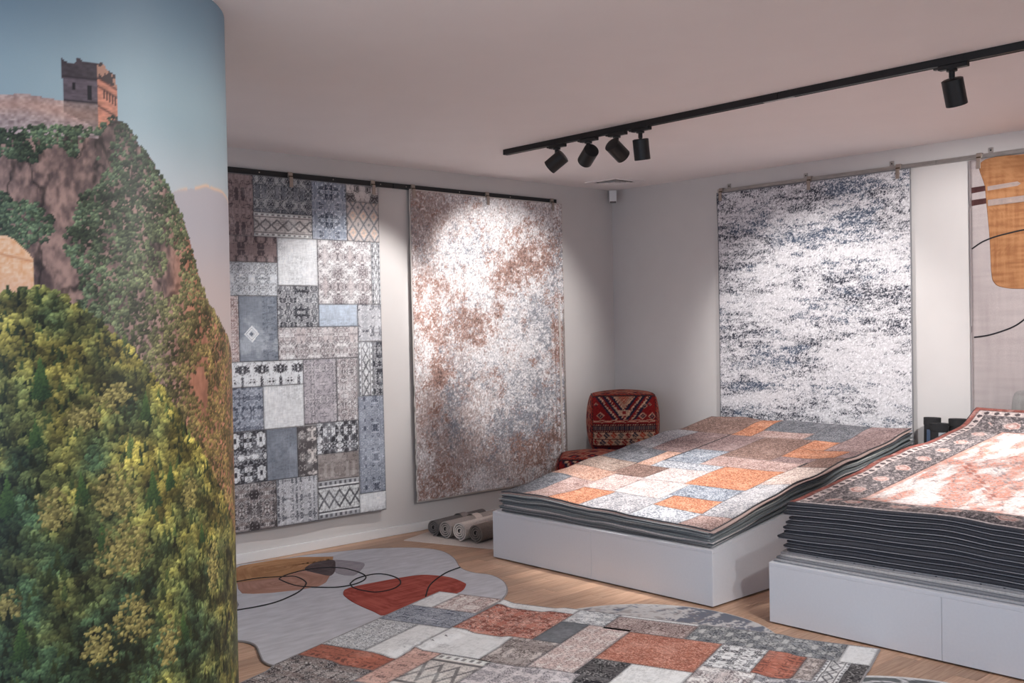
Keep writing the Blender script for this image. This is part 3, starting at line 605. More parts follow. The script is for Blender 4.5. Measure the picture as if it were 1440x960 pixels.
# ------------------------------------------------------------------ rails and clips
rl = thing('hanging_rail', 'black flat rail with screw heads along the left wall', 'rail', (1.0, WY, 2.535))
MB().box(0, 3.44, -.022, 0, .0, .036).build('rail_bar', M_BLACKRAIL, rl, bevel=.002)
MB().box(3.446, 5.13, -.022, 0, .0, .036).build('rail_bar', M_BLACKRAIL, rl, bevel=.002)
for x in (1.2, 2.36, 2.93, 3.33, 3.56, 4.07, 4.60, 5.05): MB().lathe([(0, .005), (.002, .004)], (x, -.022, .018), (x, -.03, .018), 10).build('screw', M_SCREW, rl)
rr = thing('hanging_rail', 'galvanised steel rail on small brackets along the right wall', 'rail', (WX, 4.95, 2.552), -math.pi / 2)
MB().box(0, 1.79, -.022, -.002, 0, .030).box(0, 1.79, -.025, -.022, .004, .010).box(0, 1.79, -.025, -.022, .020, .026).build('rail_bar', M_STEEL, rr, bevel=.001)
MB().box(1.794, 4.6, -.022, -.002, 0, .030).box(1.794, 4.6, -.025, -.022, .004, .010).box(1.794, 4.6, -.025, -.022, .020, .026).build('rail_bar', M_STEEL, rr, bevel=.001)
for x in (.10, .79, 1.47, 2.15, 2.9, 3.7):
    b = MB().box(x - .016, x + .016, -.006, 0, .026, .066).build('bracket', M_STEEL, rr, bevel=.001)
    MB().lathe([(0, .005), (.003, .004)], (x, -.006, .048), (x, -.02, .048), 10).build('screw', M_BLACK, b)
def clip(x, y, z, rz, label, group):
    t = thing('hanging_clip', label, 'clip', (x, y, z), rz, group)
    MB().box(-.014, .014, -.046, -.042, -.065, .0).box(-.014, .014, -.0465, -.024, -.003, .004).build('jaw', M_CLIP, t, bevel=.0015)
    MB().box(-.017, .017, -.036, -.023, .004, .030).box(-.017, .017, -.036, .0, .034, .038).box(-.017, .017, -.036, -.031, .028, .038).build('hook', M_CLIP, t, bevel=.0015)
    MB().lathe([(0, .005), (.026, .005)], (-.013, -.040, .008), (.013, -.040, .008), 10).build('spring', M_BRASS, t, smooth=True)
for x, la in ((2.85, 'nickel clip hidden behind the column edge on the patchwork wall rug'), (3.585, 'nickel clip in the middle of the patchwork wall rug top'), (4.255, 'nickel clip at the right corner of the patchwork wall rug'), (4.615, 'nickel clip at the left corner of the rust blotched wall rug'), (5.345, 'nickel clip in the middle of the rust blotched wall rug top'), (6.065, 'nickel clip at the right corner of the rust blotched wall rug')):
    clip(x, WY, 2.535, 0, la, 'clips on the black rail')
for y, la in ((4.91, 'nickel clip at the left corner of the navy streaked wall rug'), (4.115, 'nickel clip in the middle of the navy streaked wall rug top'), (3.42, 'nickel clip at the right corner of the navy streaked wall rug'), (2.865, 'nickel clip at the left corner of the ochre block rug')):
    clip(WX, y, 2.55, -math.pi / 2, la, 'clips on the steel rail')

# ------------------------------------------------------------------ sloping plinths
SL = .1415
def plinth(x0, y0, y1, label):
    xe, zf = 6.78, .305; ze = zf + SL * (xe - x0); t = .018
    p = thing('display_plinth', label, 'plinth', (x0, (y0 + y1) / 2, 0)); hw = (y1 - y0) / 2; L = xe - x0
    MB().box(.03, L - .03, -hw + .03, hw - .03, 0.001, .03).build('gap_shade_base', M_SHADOWGAP, p)  # recessed base, coloured dark as the shadow gap at the floor
    for s in (0, 1):
        a, b = (-hw, -.0008) if s == 0 else (.0008, hw)
        MB().box(0, t, a, b, .008, zf - t).build('front_panel', M_PLINTH, p, bevel=.0012)
    for s in (-1, 1):
        ya, yb = (hw - t, hw) if s > 0 else (-hw, -hw + t)
        MB().hexa([(t, ya, .008), (L, ya, .008), (L, yb, .008), (t, yb, .008), (t, ya, zf - t + SL * t), (L, ya, ze - t), (L, yb, ze - t), (t, yb, zf - t + SL * t)]).build('side_panel', M_PLINTH, p, bevel=.0012)
    MB().box(L - t, L, -hw + t, hw - t, .008, ze - t - .004).build('back_panel', M_PLINTH, p)
    MB().hexa([(0, -hw, zf - t), (L, -hw, ze - t), (L, hw, ze - t), (0, hw, zf - t), (0, -hw, zf), (L, -hw, ze), (L, hw, ze), (0, hw, zf)]).build('top_board', M_PLINTH, p, bevel=.0015)
PX1, PX2 = 4.407, 4.388
plinth(PX1, 3.266, 5.012, 'sloping white plinth carrying the orange patchwork rug stack')
plinth(PX2, 1.155, 2.905, 'sloping white plinth carrying the thick charcoal edged rug stack')
def ztop(x, x0): return .305 + SL * (x - x0)

# ------------------------------------------------------------------ stack of thin rugs with the patchwork rug on top
def edge_near(X, Y, b):
    d = np.minimum(np.minimum(X - b[0], b[1] - X), np.minimum(Y - b[2], b[3] - Y)); return sst(.35, .0, d)
ORD = ['first', 'second', 'third', 'fourth', 'fifth', 'sixth', 'seventh', 'eighth', 'ninth', 'tenth', 'eleventh', 'twelfth', 'thirteenth', 'fourteenth']
def stack1():
    b = (4.43, 6.70, 3.29, 4.95); N = 15; t0 = .0068
    def zfield(X, Y, i):
        z = ztop(X, PX1) + .0015
        for j in range(i + 1):
            g = fbm(X * 2.6 + j * 3.7, Y * 2.6 - j * 1.3, 500 + j, 2) - .42
            g = np.maximum(g, 0) * .016 * (.35 + .65 * edge_near(X, Y, b))
            z = z + t0 + g
        und = fbm(X * 2.0, Y * 2.0, 555, 2) - .5
        zb = ztop(X, PX1); th = (z - zb) * (1 - .26 * np.exp(-((X - 4.43) / .4) ** 2 - ((Y - 3.29) / .55) ** 2))
        return zb + th + (i / N) * (.020 * und * edge_near(X, Y, b))
    cols = [(88, 86, 86), (128, 126, 126), (74, 78, 80), (104, 104, 106), (150, 146, 146), (92, 96, 98), (112, 116, 116), (70, 72, 76), (100, 104, 106), (158, 158, 156), (88, 92, 94), (78, 82, 86), (140, 142, 140), (146, 128, 122), (44, 42, 44)]
    cols = [tuple(min(235, int(v * 1.28)) for v in c) for c in cols]
    mats = [plain('stacked_rug_%d' % k, c, .95, noise=.15, nscale=120, bump=.3) for k, c in enumerate(cols)]
    rng = random.Random(11)
    for i in range(N):
        top = i == N - 1
        dx, dy, e0, e1 = rng.uniform(-.008, .012), rng.uniform(-.012, .012), rng.uniform(-.012, .012), rng.uniform(-.012, .014)
        if top: dx = dy = e0 = e1 = 0
        xa, xb, ya, yb = b[0] + dx, b[1] + dx + rng.uniform(-.03, .02), b[2] + dy + e0, b[3] + dy + e1
        if top: xb = b[1]
        n1, n2 = 60, 48
        Y, X = np.meshgrid(np.linspace(ya, yb, n2), np.linspace(xa, xb, n1), indexing='xy')
        X, Y = X.T, Y.T                                            # rows along y, columns along x
        X = X + .004 * np.sin(Y * 7 + i) ; Y = Y + .005 * np.sin(X * 5 + i * 2)
        if top: Y = Y - .005 * np.sin(X * 5 + i * 2); X = X - .004 * np.sin(Y * 7 + i)
        Z = zfield(X, Y, i); TH = (Z - zfield(X, Y, i - 1)) * .74; cx, cy = (b[0] + b[1]) / 2, (b[2] + b[3]) / 2; cz = .305
        P = np.stack([X - cx, Y - cy, Z - cz], -1)
        if top:
            r = thing('stacked_rug', 'orange and grey patchwork rug lying on top of the stack by the corner', 'rug', (cx, cy, cz))
            put('backing', slab_mesh('backing', P, TH * .85), mats[i], r)
            W, H = b[1] - b[0], b[3] - b[2]
            def surf(U, V):
                X, Y = b[0] + U, b[2] + V; return np.stack([X - cx, Y - cy, zfield(X, Y, i) + .0022 - cz], -1)
            LAY = [('s_pink', 0, .20, 0, .22), ('s_ltgrey', .20, .78, 0, .22), ('s_cream', .78, 1.19, 0, .22), ('s_brown', 1.19, 1.42, 0, .20), ('s_mauve', 1.42, 1.62, 0, .09), ('s_mauve', 1.62, W, 0, .285),
              ('s_whgrey', 0, .22, .22, .575), ('s_orange', .22, .42, .22, .575), ('s_blue', .42, .64, .22, .62), ('s_orange', .64, 1.07, .22, .67), ('s_pink', 1.07, 1.30, .22, .88), ('s_mauve', 1.30, 1.42, .20, .48), ('s_orange', 1.42, 1.62, .09, .48), ('s_orange', 1.62, 1.84, .285, .48), ('s_slate', 1.84, W, .285, .575),
              ('s_ltgrey', 0, .335, .575, .965), ('s_whgrey', .335, .42, .575, .62), ('s_white', .335, .64, .62, .99), ('s_white', .64, .93, .67, 1.01), ('s_whgrey', .93, 1.07, .67, 1.18), ('s_blue', 1.07, 1.42, .88, 1.17), ('s_brown', 1.30, 1.84, .48, .88), ('s_slate', 2.0, W, .575, .995), ('s_pink', 1.84, 2.0, .575, .995), ('s_mauve', 1.42, 1.84, .88, 1.17),
              ('s_orange', 0, .335, .965, 1.23), ('s_pale', .335, .66, .99, 1.26), ('s_brown', .66, .93, 1.01, 1.32), ('s_orange', 1.84, W, .995, 1.17), ('s_peach', .93, 1.28, 1.18, 1.31),
              ('s_pink', 0, .46, 1.23, 1.46), ('s_peach', .46, .70, 1.26, 1.66), ('s_taupe', .70, .96, 1.32, 1.66), ('s_slate', .96, 1.28, 1.31, 1.66), ('s_slate', 0, .46, 1.46, 1.66), ('s_mauve', 1.28, 1.84, 1.18, 1.46), ('s_ltgrey', 1.28, 1.84, 1.46, 1.66), ('s_brown', 1.84, W, 1.17, 1.66)]
            patch_list(r, LAY, W, H, surf, (0, 0, -.0018), .0056, M_WOVEN, .25, 700, gap=.0014)
            e = np.concatenate([P.reshape(-1, 3)[ring(n2, n1)]]); e[:, 2] -= .0016
            MB().tube(e, .0019, 5, closed=True).build('binding', mats[7], r, smooth=True)
        else:
            o = put('stacked_rug', slab_mesh('stacked_rug', P, TH), mats[i % len(mats)], None, (cx, cy, cz))
            tag(o, 'thin grey edged rug, %s below the orange patchwork rug on the stack' % ORD[N - 2 - i], 'rug', 'rugs under the patchwork rug')
stack1()

# ------------------------------------------------------------------ stack of thick rugs with the persian style rug on top
def stack2():
    b = (4.425, 6.60, 1.20, 2.81); thin = 4; thick = 11
    T = [.0115] * thin + [.0215] * thick
    def zfield(X, Y, i):
        z = ztop(X, PX2) + .0015
        for j in range(i + 1):
            g = np.maximum(fbm(X * 2.2 + j * 5.1, Y * 2.2 - j * 2.3, 600 + j, 2) - .45, 0) * (.006 if j < thin else .022) * edge_near(X, Y, b)
            z = z + T[j] + g
        zb = ztop(X, PX2); z = zb + (z - zb) * (1 - .18 * np.clip((X - 4.43) / 1.8, 0, 1))
        return z + .070 * sst(6.36, 6.66, X) * sst(-1, thin + 6, i)
    m_thin = [plain('thin_grey_rug_%d' % k, c, .95, noise=.12, nscale=100, bump=.3) for k, c in enumerate(((176, 174, 176), (140, 140, 144), (190, 187, 186), (172, 168, 168)))]
    m_pile = plain('charcoal_rug_edge', (66, 67, 74), .95, noise=.25, nscale=160, bump=.7, bscale=260)
    m_back = plain('grey_rug_backing_weave', (168, 168, 172), .95, noise=.2, nscale=200, bump=.4)
    rng = random.Random(21); cx, cy, cz = (b[0] + b[1]) / 2, (b[2] + b[3]) / 2, .305
    for i in range(thin + thick):
        top = i == thin + thick - 1
        if i < thin: xa, yb = b[0] - .017 + .006 * i, b[3] + .075 - .012 * i + .01 * rng.random()
        else: xa, yb = b[0] + rng.uniform(-.004, .014), b[3] + rng.uniform(-.012, .05)
        if top: xa, yb = b[0], b[3]
        n1, n2 = 66, 32
        X, Y = np.meshgrid(np.linspace(xa, b[1] + rng.uniform(-.04, 0.01) * (not top), n1), np.linspace(b[2], yb, n2))
        Y = Y + .004 * np.sin(X * 6 + i * 2) * (Y > 2); Z = zfield(X, Y, i); TH = Z - zfield(X, Y, i - 1); P = np.stack([X - cx, Y - cy, Z - cz], -1)
        if i < thin:
            o = put('stacked_rug', slab_mesh('stacked_rug', P, TH * .82), m_thin[i], None, (cx, cy, cz))
            if i < thin - 1: tag(o, 'thin pale grey rug, %s from the bottom of the charcoal edged stack' % ORD[i], 'rug', 'thin rugs under the charcoal stack'); continue
            tag(o, 'thin grey rug with dark woven bars directly under the charcoal edged rugs', 'rug')
            for k in range(14):
                y = 2.66 - k * .098; x = xa + .001; zz = float(zfield(np.array([x + .005]), np.array([y]), i)[0]) + .0002
                q = [(x - cx, -.004), (x + .016 - cx, -.004), (x + .016 - cx, .004), (x - cx, .004)]; MB().hexa([(px, y + py - cy, zz + (px - x + cx) * .142 - .001 - cz) for px, py in q] + [(px, y + py - cy, zz + (px - x + cx) * .142 + .0007 - cz) for px, py in q]).build('woven_bar', m_pile, o)
            continue
        if top:
            r = thing('stacked_rug', 'rust bordered persian style rug with cream field on top of the charcoal stack', 'rug', (cx, cy, cz))
        else:
            r = thing('stacked_rug', 'thick charcoal edged rug, %s below the rust bordered rug on the stack' % ORD[thin + thick - 2 - i], 'rug', (cx, cy, cz), 0, 'rugs under the rust bordered rug')
        put('pile', slab_mesh('pile', P, TH * .70, .009), m_pile, r)
        Pb = P.copy(); Pb[..., 2] -= TH * .705; put('backing', slab_mesh('backing', Pb, TH * .15, .0085), m_back, r)
        if top:
            W, H = b[1] - b[0], b[3] - b[2]; res = .0055
            U, V = np.meshgrid(np.linspace(.004, W - .004, int(W / res)), np.linspace(.004, H - .004, int(H / res)))
            dl, dr, df, db = H - V, V, U + .075, W - U
            d = np.minimum(np.minimum(dl, dr), np.minimum(df, db)); along = np.where(np.minimum(dl, dr) < np.minimum(df, db), U, V)
            n = fbm(mir(U, .21) * 3, mir(V, .21) * 3, 801, 3); n2_ = fbm(U * 5, V * 14, 802, 4); sp = vn(U * 140, V * 140, 803); n3 = fbm(mir(U - .1, .4) * 4, mir(V - .4, .4) * 4, 806, 3)
            F = mix(rgb(216, 200, 196), rgb(196, 130, 112), .9 * sst(.5, .62, n2_) * sst(.2, .6, sp)); F = mix(F, rgb(108, 102, 104), .55 * (np.abs(n3 - .5) < .028)); F = mix(F, rgb(236, 228, 226), .6 * sst(.5, .38, n2_))
            q = np.abs(U - W / 2) / .62 + np.abs(V - H / 2) / .40; zz = q + .07 * np.sign(np.sin(U * 60)) * .5
            F = mix(F, rgb(150, 92, 82), .6 * (np.abs(zz - 1) < .03)); F = mix(F, rgb(120, 112, 116), .5 * (np.abs(zz - .62) < .025)); F = mix(F, rgb(202, 140, 122), .45 * ((zz < .6) & (n > .45)))
            nb = fbm(mir(U, .12) * 4, mir(V, .12) * 4, 811, 3); B = mix(rgb(118, 112, 114), rgb(188, 176, 174), sst(.46, .54, nb) * .85); B = mix(B, rgb(62, 58, 62), .8 * (np.abs(nb - .42) < .03)); B = mix(B, rgb(70, 66, 70), .7 * (np.abs(nb - .62) < .02))
            ro = ((mir(along, .24)) ** 2 * 5.5 + ((d - .175) / .040) ** 2) * (.75 + .5 * vn(U * 60, V * 60, 812)); B = mix(B, rgb(222, 194, 186), .85 * (ro < .95)); B = mix(B, rgb(176, 120, 110), .7 * (np.abs(ro - .4) < .14))
            G = mix(rgb(214, 200, 196), rgb(70, 62, 66), .85 * ((mir(along, .062) ** 2 * 3.2 + ((d - .062) / .016) ** 2) < .9))
            R_ = rgb(158, 98, 90) * (.85 + .3 * vn(U * 40, V * 40, 804))[..., None]
            C = np.where((d < .035)[..., None], R_, np.where((d < .088)[..., None], G, np.where((d < .265)[..., None], B, F)))
            for dd in (.036, .088, .265): C = mix(C, rgb(78, 70, 74), .8 * (np.abs(d - dd) < .0035))
            C = mix(C, rgb(206, 160, 146), .8 * ((d > .268) & (d < .285)))
            C = mix(C, rgb(222, 208, 204), .35 * sst(.55, .7, fbm(U * 18, V * 18, 805, 4))); C = C * (.84 + .3 * sp)[..., None]
            Z = zfield(b[0] + U, b[2] + V, i) + .003
            put('printed_face', sheet_mesh('printed_face', np.stack([b[0] + U - cx, b[2] + V - cy, Z - cz], -1), (0, 0, -.003), C), M_WOVEN, r)
        if i == thin: pass
stack2()

# ------------------------------------------------------------------ rugs on the floor
def ORG_PTS(): return [(3.08, 6.045), (3.245, 6.026), (3.426, 5.98), (3.58, 5.965), (3.76, 5.901), (3.943, 5.833), (4.103, 5.725), (4.236, 5.58), (4.279, 5.401), (4.202, 5.172), (4.056, 4.923), (4.03, 4.769), (4.062, 4.648), (4.01, 4.476), (3.881, 4.303), (3.739, 4.188), (3.4, 3.95), (2.95, 3.86), (2.6, 3.92), (2.40, 4.03), (2.295, 4.086), (2.28, 4.176), (2.317, 4.282), (2.372, 4.424), (2.369, 4.522), (2.31, 4.60), (2.15, 4.70), (2.05, 4.95), (2.12, 5.25), (2.2, 5.5), (2.3, 5.75), (2.55, 5.95), (2.85, 6.03)]
M_ORG = plain('silver_grey_pile', (198, 198, 204), .95, noise=.12, nscale=6, bump=.35, bscale=160, stretch=(1.2, 4, 1))
org = thing('floor_rug', 'grey free-form rug with ochre, red and black line shapes by the left wall', 'rug', (3.1, 5.0, 0))
oc = np.array([3.1, 5.0])
opts = catmull(ORG_PTS(), 5); MB().prism([tuple(p - oc) for p in opts], .0006, .010).build('pile', M_ORG, org)
MB().tube([(p[0] - oc[0], p[1] - oc[1], .0055) for p in opts], .0055, 6, closed=True).build('binding', plain('grey_rug_edge', (150, 146, 146), .95), org, smooth=True)
def so(U, V, off=0.0): return np.stack([np.asarray(U) - oc[0], np.asarray(V) - oc[1], np.full(np.shape(U), .010 + off)], -1)
dnv = (0, 0, -1)
field_on(so, [(3.037, 5.938), (3.12, 6.0), (3.217, 6.0), (3.364, 5.985), (3.517, 5.936), (3.677, 5.784), (3.62, 5.70), (3.541, 5.726), (3.454, 5.701), (3.351, 5.601), (3.143, 5.534), (3.023, 5.575), (2.893, 5.611), (2.96, 5.77)], 'ochre_field', org, .0015, rgb(170, 124, 88), rgb(200, 154, 114), 901, dnv)
field_on(so, [(2.893, 5.611), (3.023, 5.575), (3.143, 5.534), (3.337, 5.590), (3.352, 5.435), (3.374, 5.35), (3.269, 5.228), (3.192, 5.178), (3.058, 5.191), (2.916, 5.248), (2.836, 5.302), (2.795, 5.36), (2.827, 5.468)], 'brown_field', org, .0016, rgb(166, 124, 108), rgb(192, 150, 134), 903, dnv)
field_on(so, catmull([(3.351, 5.601), (3.454, 5.701), (3.541, 5.726), (3.621, 5.692), (3.542, 5.548), (3.452, 5.418), (3.374, 5.35), (3.352, 5.435)], 4), 'taupe_field', org, .0019, rgb(82, 70, 72), rgb(106, 94, 96), 905, dnv)
field_on(so, catmull([(3.625, 5.692), (3.679, 5.601), (3.71, 5.481), (3.624, 5.366), (3.476, 5.249), (3.44, 5.38), (3.53, 5.53)], 4), 'lavender_field', org, .0014, rgb(150, 144, 152), rgb(168, 162, 168), 907, dnv)
field_on(so, catmull([(3.2, 4.938), (3.289, 5.013), (3.517, 5.004), (3.737, 4.97), (3.81, 4.9), (3.851, 4.772), (3.826, 4.617), (3.793, 4.561), (3.686, 4.476), (3.554, 4.45), (3.343, 4.40), (3.105, 4.387), (3.099, 4.491), (3.123, 4.702), (3.16, 4.85)], 3), 'red_field', org, .0017, rgb(146, 66, 58), rgb(180, 94, 82), 909, dnv)
field_on(so, [(2.724, 5.409), (2.707, 5.265), (2.666, 5.152), (2.618, 5.083), (2.45, 5.1), (2.4, 5.3), (2.55, 5.42)], 'grey_field', org, .0013, rgb(140, 136, 138), rgb(160, 156, 156), 911, dnv)
for ln in ([(2.6, 5.62), (2.822, 5.628), (2.863, 5.629), (3.031, 5.611), (3.146, 5.541), (3.21, 5.48), (3.195, 5.347), (3.153, 5.262), (3.054, 5.16), (2.937, 5.086), (2.805, 5.037), (2.657, 5.041), (2.45, 5.09)],
           [(3.106, 5.472), (3.123, 5.513), (3.217, 5.565), (3.36, 5.584), (3.481, 5.536), (3.538, 5.434), (3.541, 5.279), (3.513, 5.171), (3.446, 5.095), (3.347, 5.056), (3.244, 5.074), (3.152, 5.173), (3.105, 5.257), (3.096, 5.358), (3.106, 5.472)],
           [(3.348, 5.091), (3.449, 5.165), (3.578, 5.178), (3.625, 5.113), (3.619, 4.998), (3.583, 4.912), (3.517, 4.839), (3.428, 4.797), (3.338, 4.812), (3.307, 4.892), (3.306, 4.995), (3.348, 5.091)],
           [(4.054, 4.928), (3.91, 4.884), (3.76, 4.796), (3.624, 4.692), (3.475, 4.53)]): line_on(so, ln, org, .0022, .0042)

def disc(name, label, c, R, colour, bind):
    t = thing(name, label, 'rug', (c[0], c[1], 0))
    a = np.linspace(0, 2 * math.pi, 281); r = np.linspace(.002, R, 76); A, Rr = np.meshgrid(a, r); X, Y = Rr * np.cos(A), Rr * np.sin(A)
    me = fast_mesh('pile', np.stack([X, Y, np.full(X.shape, .007)], -1), gridq(*X.shape)); paint(me, colour(X, Y, Rr, A)); put('pile', me, M_WOVEN, t)
    MB().lathe([(0.0006, R - .001), (.0065, R - .001)], (0, 0, 0), (0, 0, 1), 120).build('backing', bind, t, smooth=True)
    MB().tube([(R * math.cos(k / 60 * math.pi), R * math.sin(k / 60 * math.pi), .0045) for k in range(120)], .004, 6, closed=True).build('binding', bind, t, smooth=True)
def c_round(X, Y, R, A):
    f = fbm(X * 3 + 1, Y * 14, 921, 4) * .6 + fbm(X * 20, Y * 50, 922, 3) * .4; sp = vn(X * 120, Y * 160, 923)
    C = mix(rgb(206, 204, 204), rgb(120, 124, 136), sst(-.1, .1, sst(.4, .62, f) - sp * .9)); return mix(C, rgb(150, 140, 138), .5 * (vn(X * 30, Y * 60, 924) > .7))
disc('floor_rug', 'round pale blue-grey speckled rug half under the floor patchwork rug', (3.725, 3.15), .632, c_round, M_BIND_W)
def c_web(X, Y, R, A):
    C = np.broadcast_to(rgb(106, 110, 112), X.shape + (3,)).copy(); m = np.zeros(X.shape, bool)
    for rr in (.43, .50):
        for k in range(18):
            an = k * math.pi / 9; m |= np.abs(np.hypot(X - rr * math.cos(an), Y - rr * math.sin(an)) - .105) < .0065
    m |= R > .583; m |= np.abs(R - .40) < .006; m |= np.abs(R - .2) < .006
    return np.where(m[..., None], rgb(208, 208, 210), C) * (.9 + .2 * vn(X * 90, Y * 90, 925))[..., None]
disc('floor_rug', 'round slate grey rug with white interlaced arcs at the bottom edge', (3.56, 1.75), .60, c_web, M_BIND_W)

# patchwork rug on the floor, lying over the others
FA, FE1, FE2 = np.array([3.572, 4.529]), np.array([.3315, -.9435]), np.array([-.9435, -.3315])
FW, FH = 2.36, 1.66
ORGP = [tuple(p) for p in opts]
def f_height(X, Y):
    h = sst(.71, .645, np.hypot(X - 3.725, Y - 3.15)) * .0092; h = np.maximum(h, sst(.68, .612, np.hypot(X - 3.56, Y - 1.75)) * .0092)
    P = np.array(ORGP); d = np.full(X.shape, 1e9)
    for p in P[::1]: d = np.minimum(d, np.hypot(X - p[0], Y - p[1]))
    ins = poly_mask(X, Y, ORGP); sd = np.where(ins, -d, d)
    return np.maximum(h, sst(.085, .014, sd) * .0135) + .001
fr = thing('floor_rug', 'grey and rust patchwork rug with stitched seams lying over the other floor rugs', 'rug', (FA[0], FA[1], 0), 0)
def sf(U, V, off=0.0):
    X = FA[0] + FE1[0] * U + FE2[0] * V; Y = FA[1] + FE1[1] * U + FE2[1] * V
    return np.stack([X - FA[0], Y - FA[1], f_height(X, Y) + .0065 + off], -1)
U, V = np.meshgrid(np.linspace(0, FW, 120), np.linspace(0, FH, 90)); P = sf(U, V); me = slab_mesh('backing', P, .006); put('backing', me, M_SEAM, fr)
e = P.reshape(-1, 3)[ring(90, 120)].copy(); e[:, 2] -= .002
MB().tube(e, .005, 6, closed=True).build('binding', plain('grey_patchwork_binding', (150, 147, 148), .95, noise=.1, nscale=200), fr, smooth=True)
FL = [('white', 0, .14, 0, .30), ('pink', .14, .41, 0, .30), ('slateorn', 0, .425, .30, .585), ('white', .41, .87, 0, .09), ('red', .425, .87, .09, .56), ('dkgrey', .87, 1.02, .23, .56), ('whitemot', 0, .245, .585, 1.05), ('white', .245, .425, .585, 1.05), ('white', .425, .77, .56, .895), ('rust', 0, .425, 1.05, 1.225), ('browndk', 0, .425, 1.225, FH),
 ('rustpale', .425, .575, .895, 1.37), ('creamband', .575, .84, .90, 1.37), ('taupe', .77, 1.02, .56, .91), ('lilac', .84, 1.28, .91, 1.25), ('pink', 1.02, 1.245, .23, .91), ('whitemot', .87, 1.10, .0, .23), ('brownstrip', 1.10, 1.52, .035, .255), ('white', 1.10, 1.52, 0, .035), ('greydk', 1.52, 2.22, .0, .255), ('white', 2.22, FW, 0, .26),
 ('orange', 1.245, 1.705, .255, .69), ('blackorn', 1.245, 1.425, .69, .91), ('blackorn', 1.28, 1.425, .91, 1.03), ('white', 1.425, 1.705, .69, 1.03), ('bwbold', 1.705, 1.92, .255, .585), ('rust', 1.92, 2.09, .255, .585), ('taupe', 2.09, 2.175, .255, .585), ('border', 2.175, 2.28, .255, .585), ('blackorn', 2.28, FW, .26, .585), ('pinkorn', 1.705, 1.95, .585, .85), ('greyorn', 1.95, FW, .585, .85),
 ('slate', .45, .84, 1.37, FH), ('bwbold', .84, 1.28, 1.25, FH), ('red', 1.28, 1.70, 1.03, 1.4), ('whitemot', 1.70, FW, .85, 1.2), ('pink', 1.70, FW, 1.2, FH), ('greydk', 1.28, 1.70, 1.4, FH)]
patch_list(fr, FL, FW, FH, lambda U, V: sf(U, V, .0018), (0, 0, -.0017), .0046, M_WOVEN, .55, 1000, gap=.0009, tint=(1.05, 1.06, 1.07))

# ------------------------------------------------------------------ mat and rolled mats beside the plinth
mt = thing('floor_mat', 'flat ribbed beige mat under the rolled mats', 'mat', (4.333, 5.89, 0), math.atan2(-.944, .329))
me_ = MB()
M_MAT = plain('beige_ribbed_weave', (216, 205, 198), .95, noise=.12, nscale=160, bump=.4)
MB().box(0, .88, 0, .50, .0006, .0045).build('backing', M_MAT, mt)
rb = MB()
for k in range(72): rb.box(.004 + k * .0121, .004 + k * .0121 + .008, .004, .496, .0045, .0066)
rb.build('ribs', M_MAT, mt)
def roll(x, y, L, r, ang, c, label, band):
    t = thing('rolled_mat', label, 'rolled mat', (x, y, .0066), ang, 'rolled mats on the beige mat')
    m = plain('rolled_mat_weave', c, .95, noise=.22, nscale=220, bump=.5); dk = plain('rolled_mat_back', tuple(int(v * .28) for v in c), .95, noise=.1)
    turns, n = 3.4, 150; th = r * .15; prof = []
    for k in range(n + 1):
        a = 2 * math.pi * turns * k / n; rr = .014 + (r - .014) * k / n; prof.append((a, rr))
    def band_mesh(inset, t0, t1, x0, x1):
        V, F = [], []
        for a, rr in prof:
            for q in (t0, t1):
                for xx in (x0, x1): V.append((xx, (rr - q) * math.cos(a - 4.08), r + (rr - q) * math.sin(a - 4.08)))
        for k in range(n):
            o = k * 4
            F += [(o, o + 1, o + 5, o + 4), (o + 2, o + 6, o + 7, o + 3), (o, o + 4, o + 6, o + 2), (o + 1, o + 3, o + 7, o + 5)]
        F += [(0, 2, 3, 1), (n * 4, n * 4 + 1, n * 4 + 3, n * 4 + 2)]
        return MB().add(V, F)
    pitch = (r - .014) / turns
    band_mesh(0, 0, pitch * .60, 0, L).build('spiral_pile', m, t, smooth=True)
    band_mesh(0, pitch * .60, pitch * .97, .006, L - .006).build('spiral_backing', dk, t, smooth=True)
    if band:
        MB().lathe([(0, r + .001), (.075, r + .001)], (L * .5, 0, r), (L, 0, r), 40, cap=False).build('paper_sleeve', plain('pale_paper_sleeve', tuple(min(255, int(v * 1.28)) for v in c), .8), t, smooth=True)
roll(4.555, 5.835, .56, .060, .17, (112, 106, 104), 'dark grey rolled mat with paper sleeve, nearest the wall', True)
roll(4.560, 5.705, .58, .064, .17, (172, 162, 156), 'taupe rolled mat with paper sleeve, second from the wall', True)
roll(4.575, 5.565, .58, .067, .17, (222, 211, 202), 'cream rolled mat between the taupe and the brown rolls', False)
roll(4.605, 5.425, .58, .067, .17, (128, 116, 108), 'dark brown rolled mat nearest the white plinth', False)

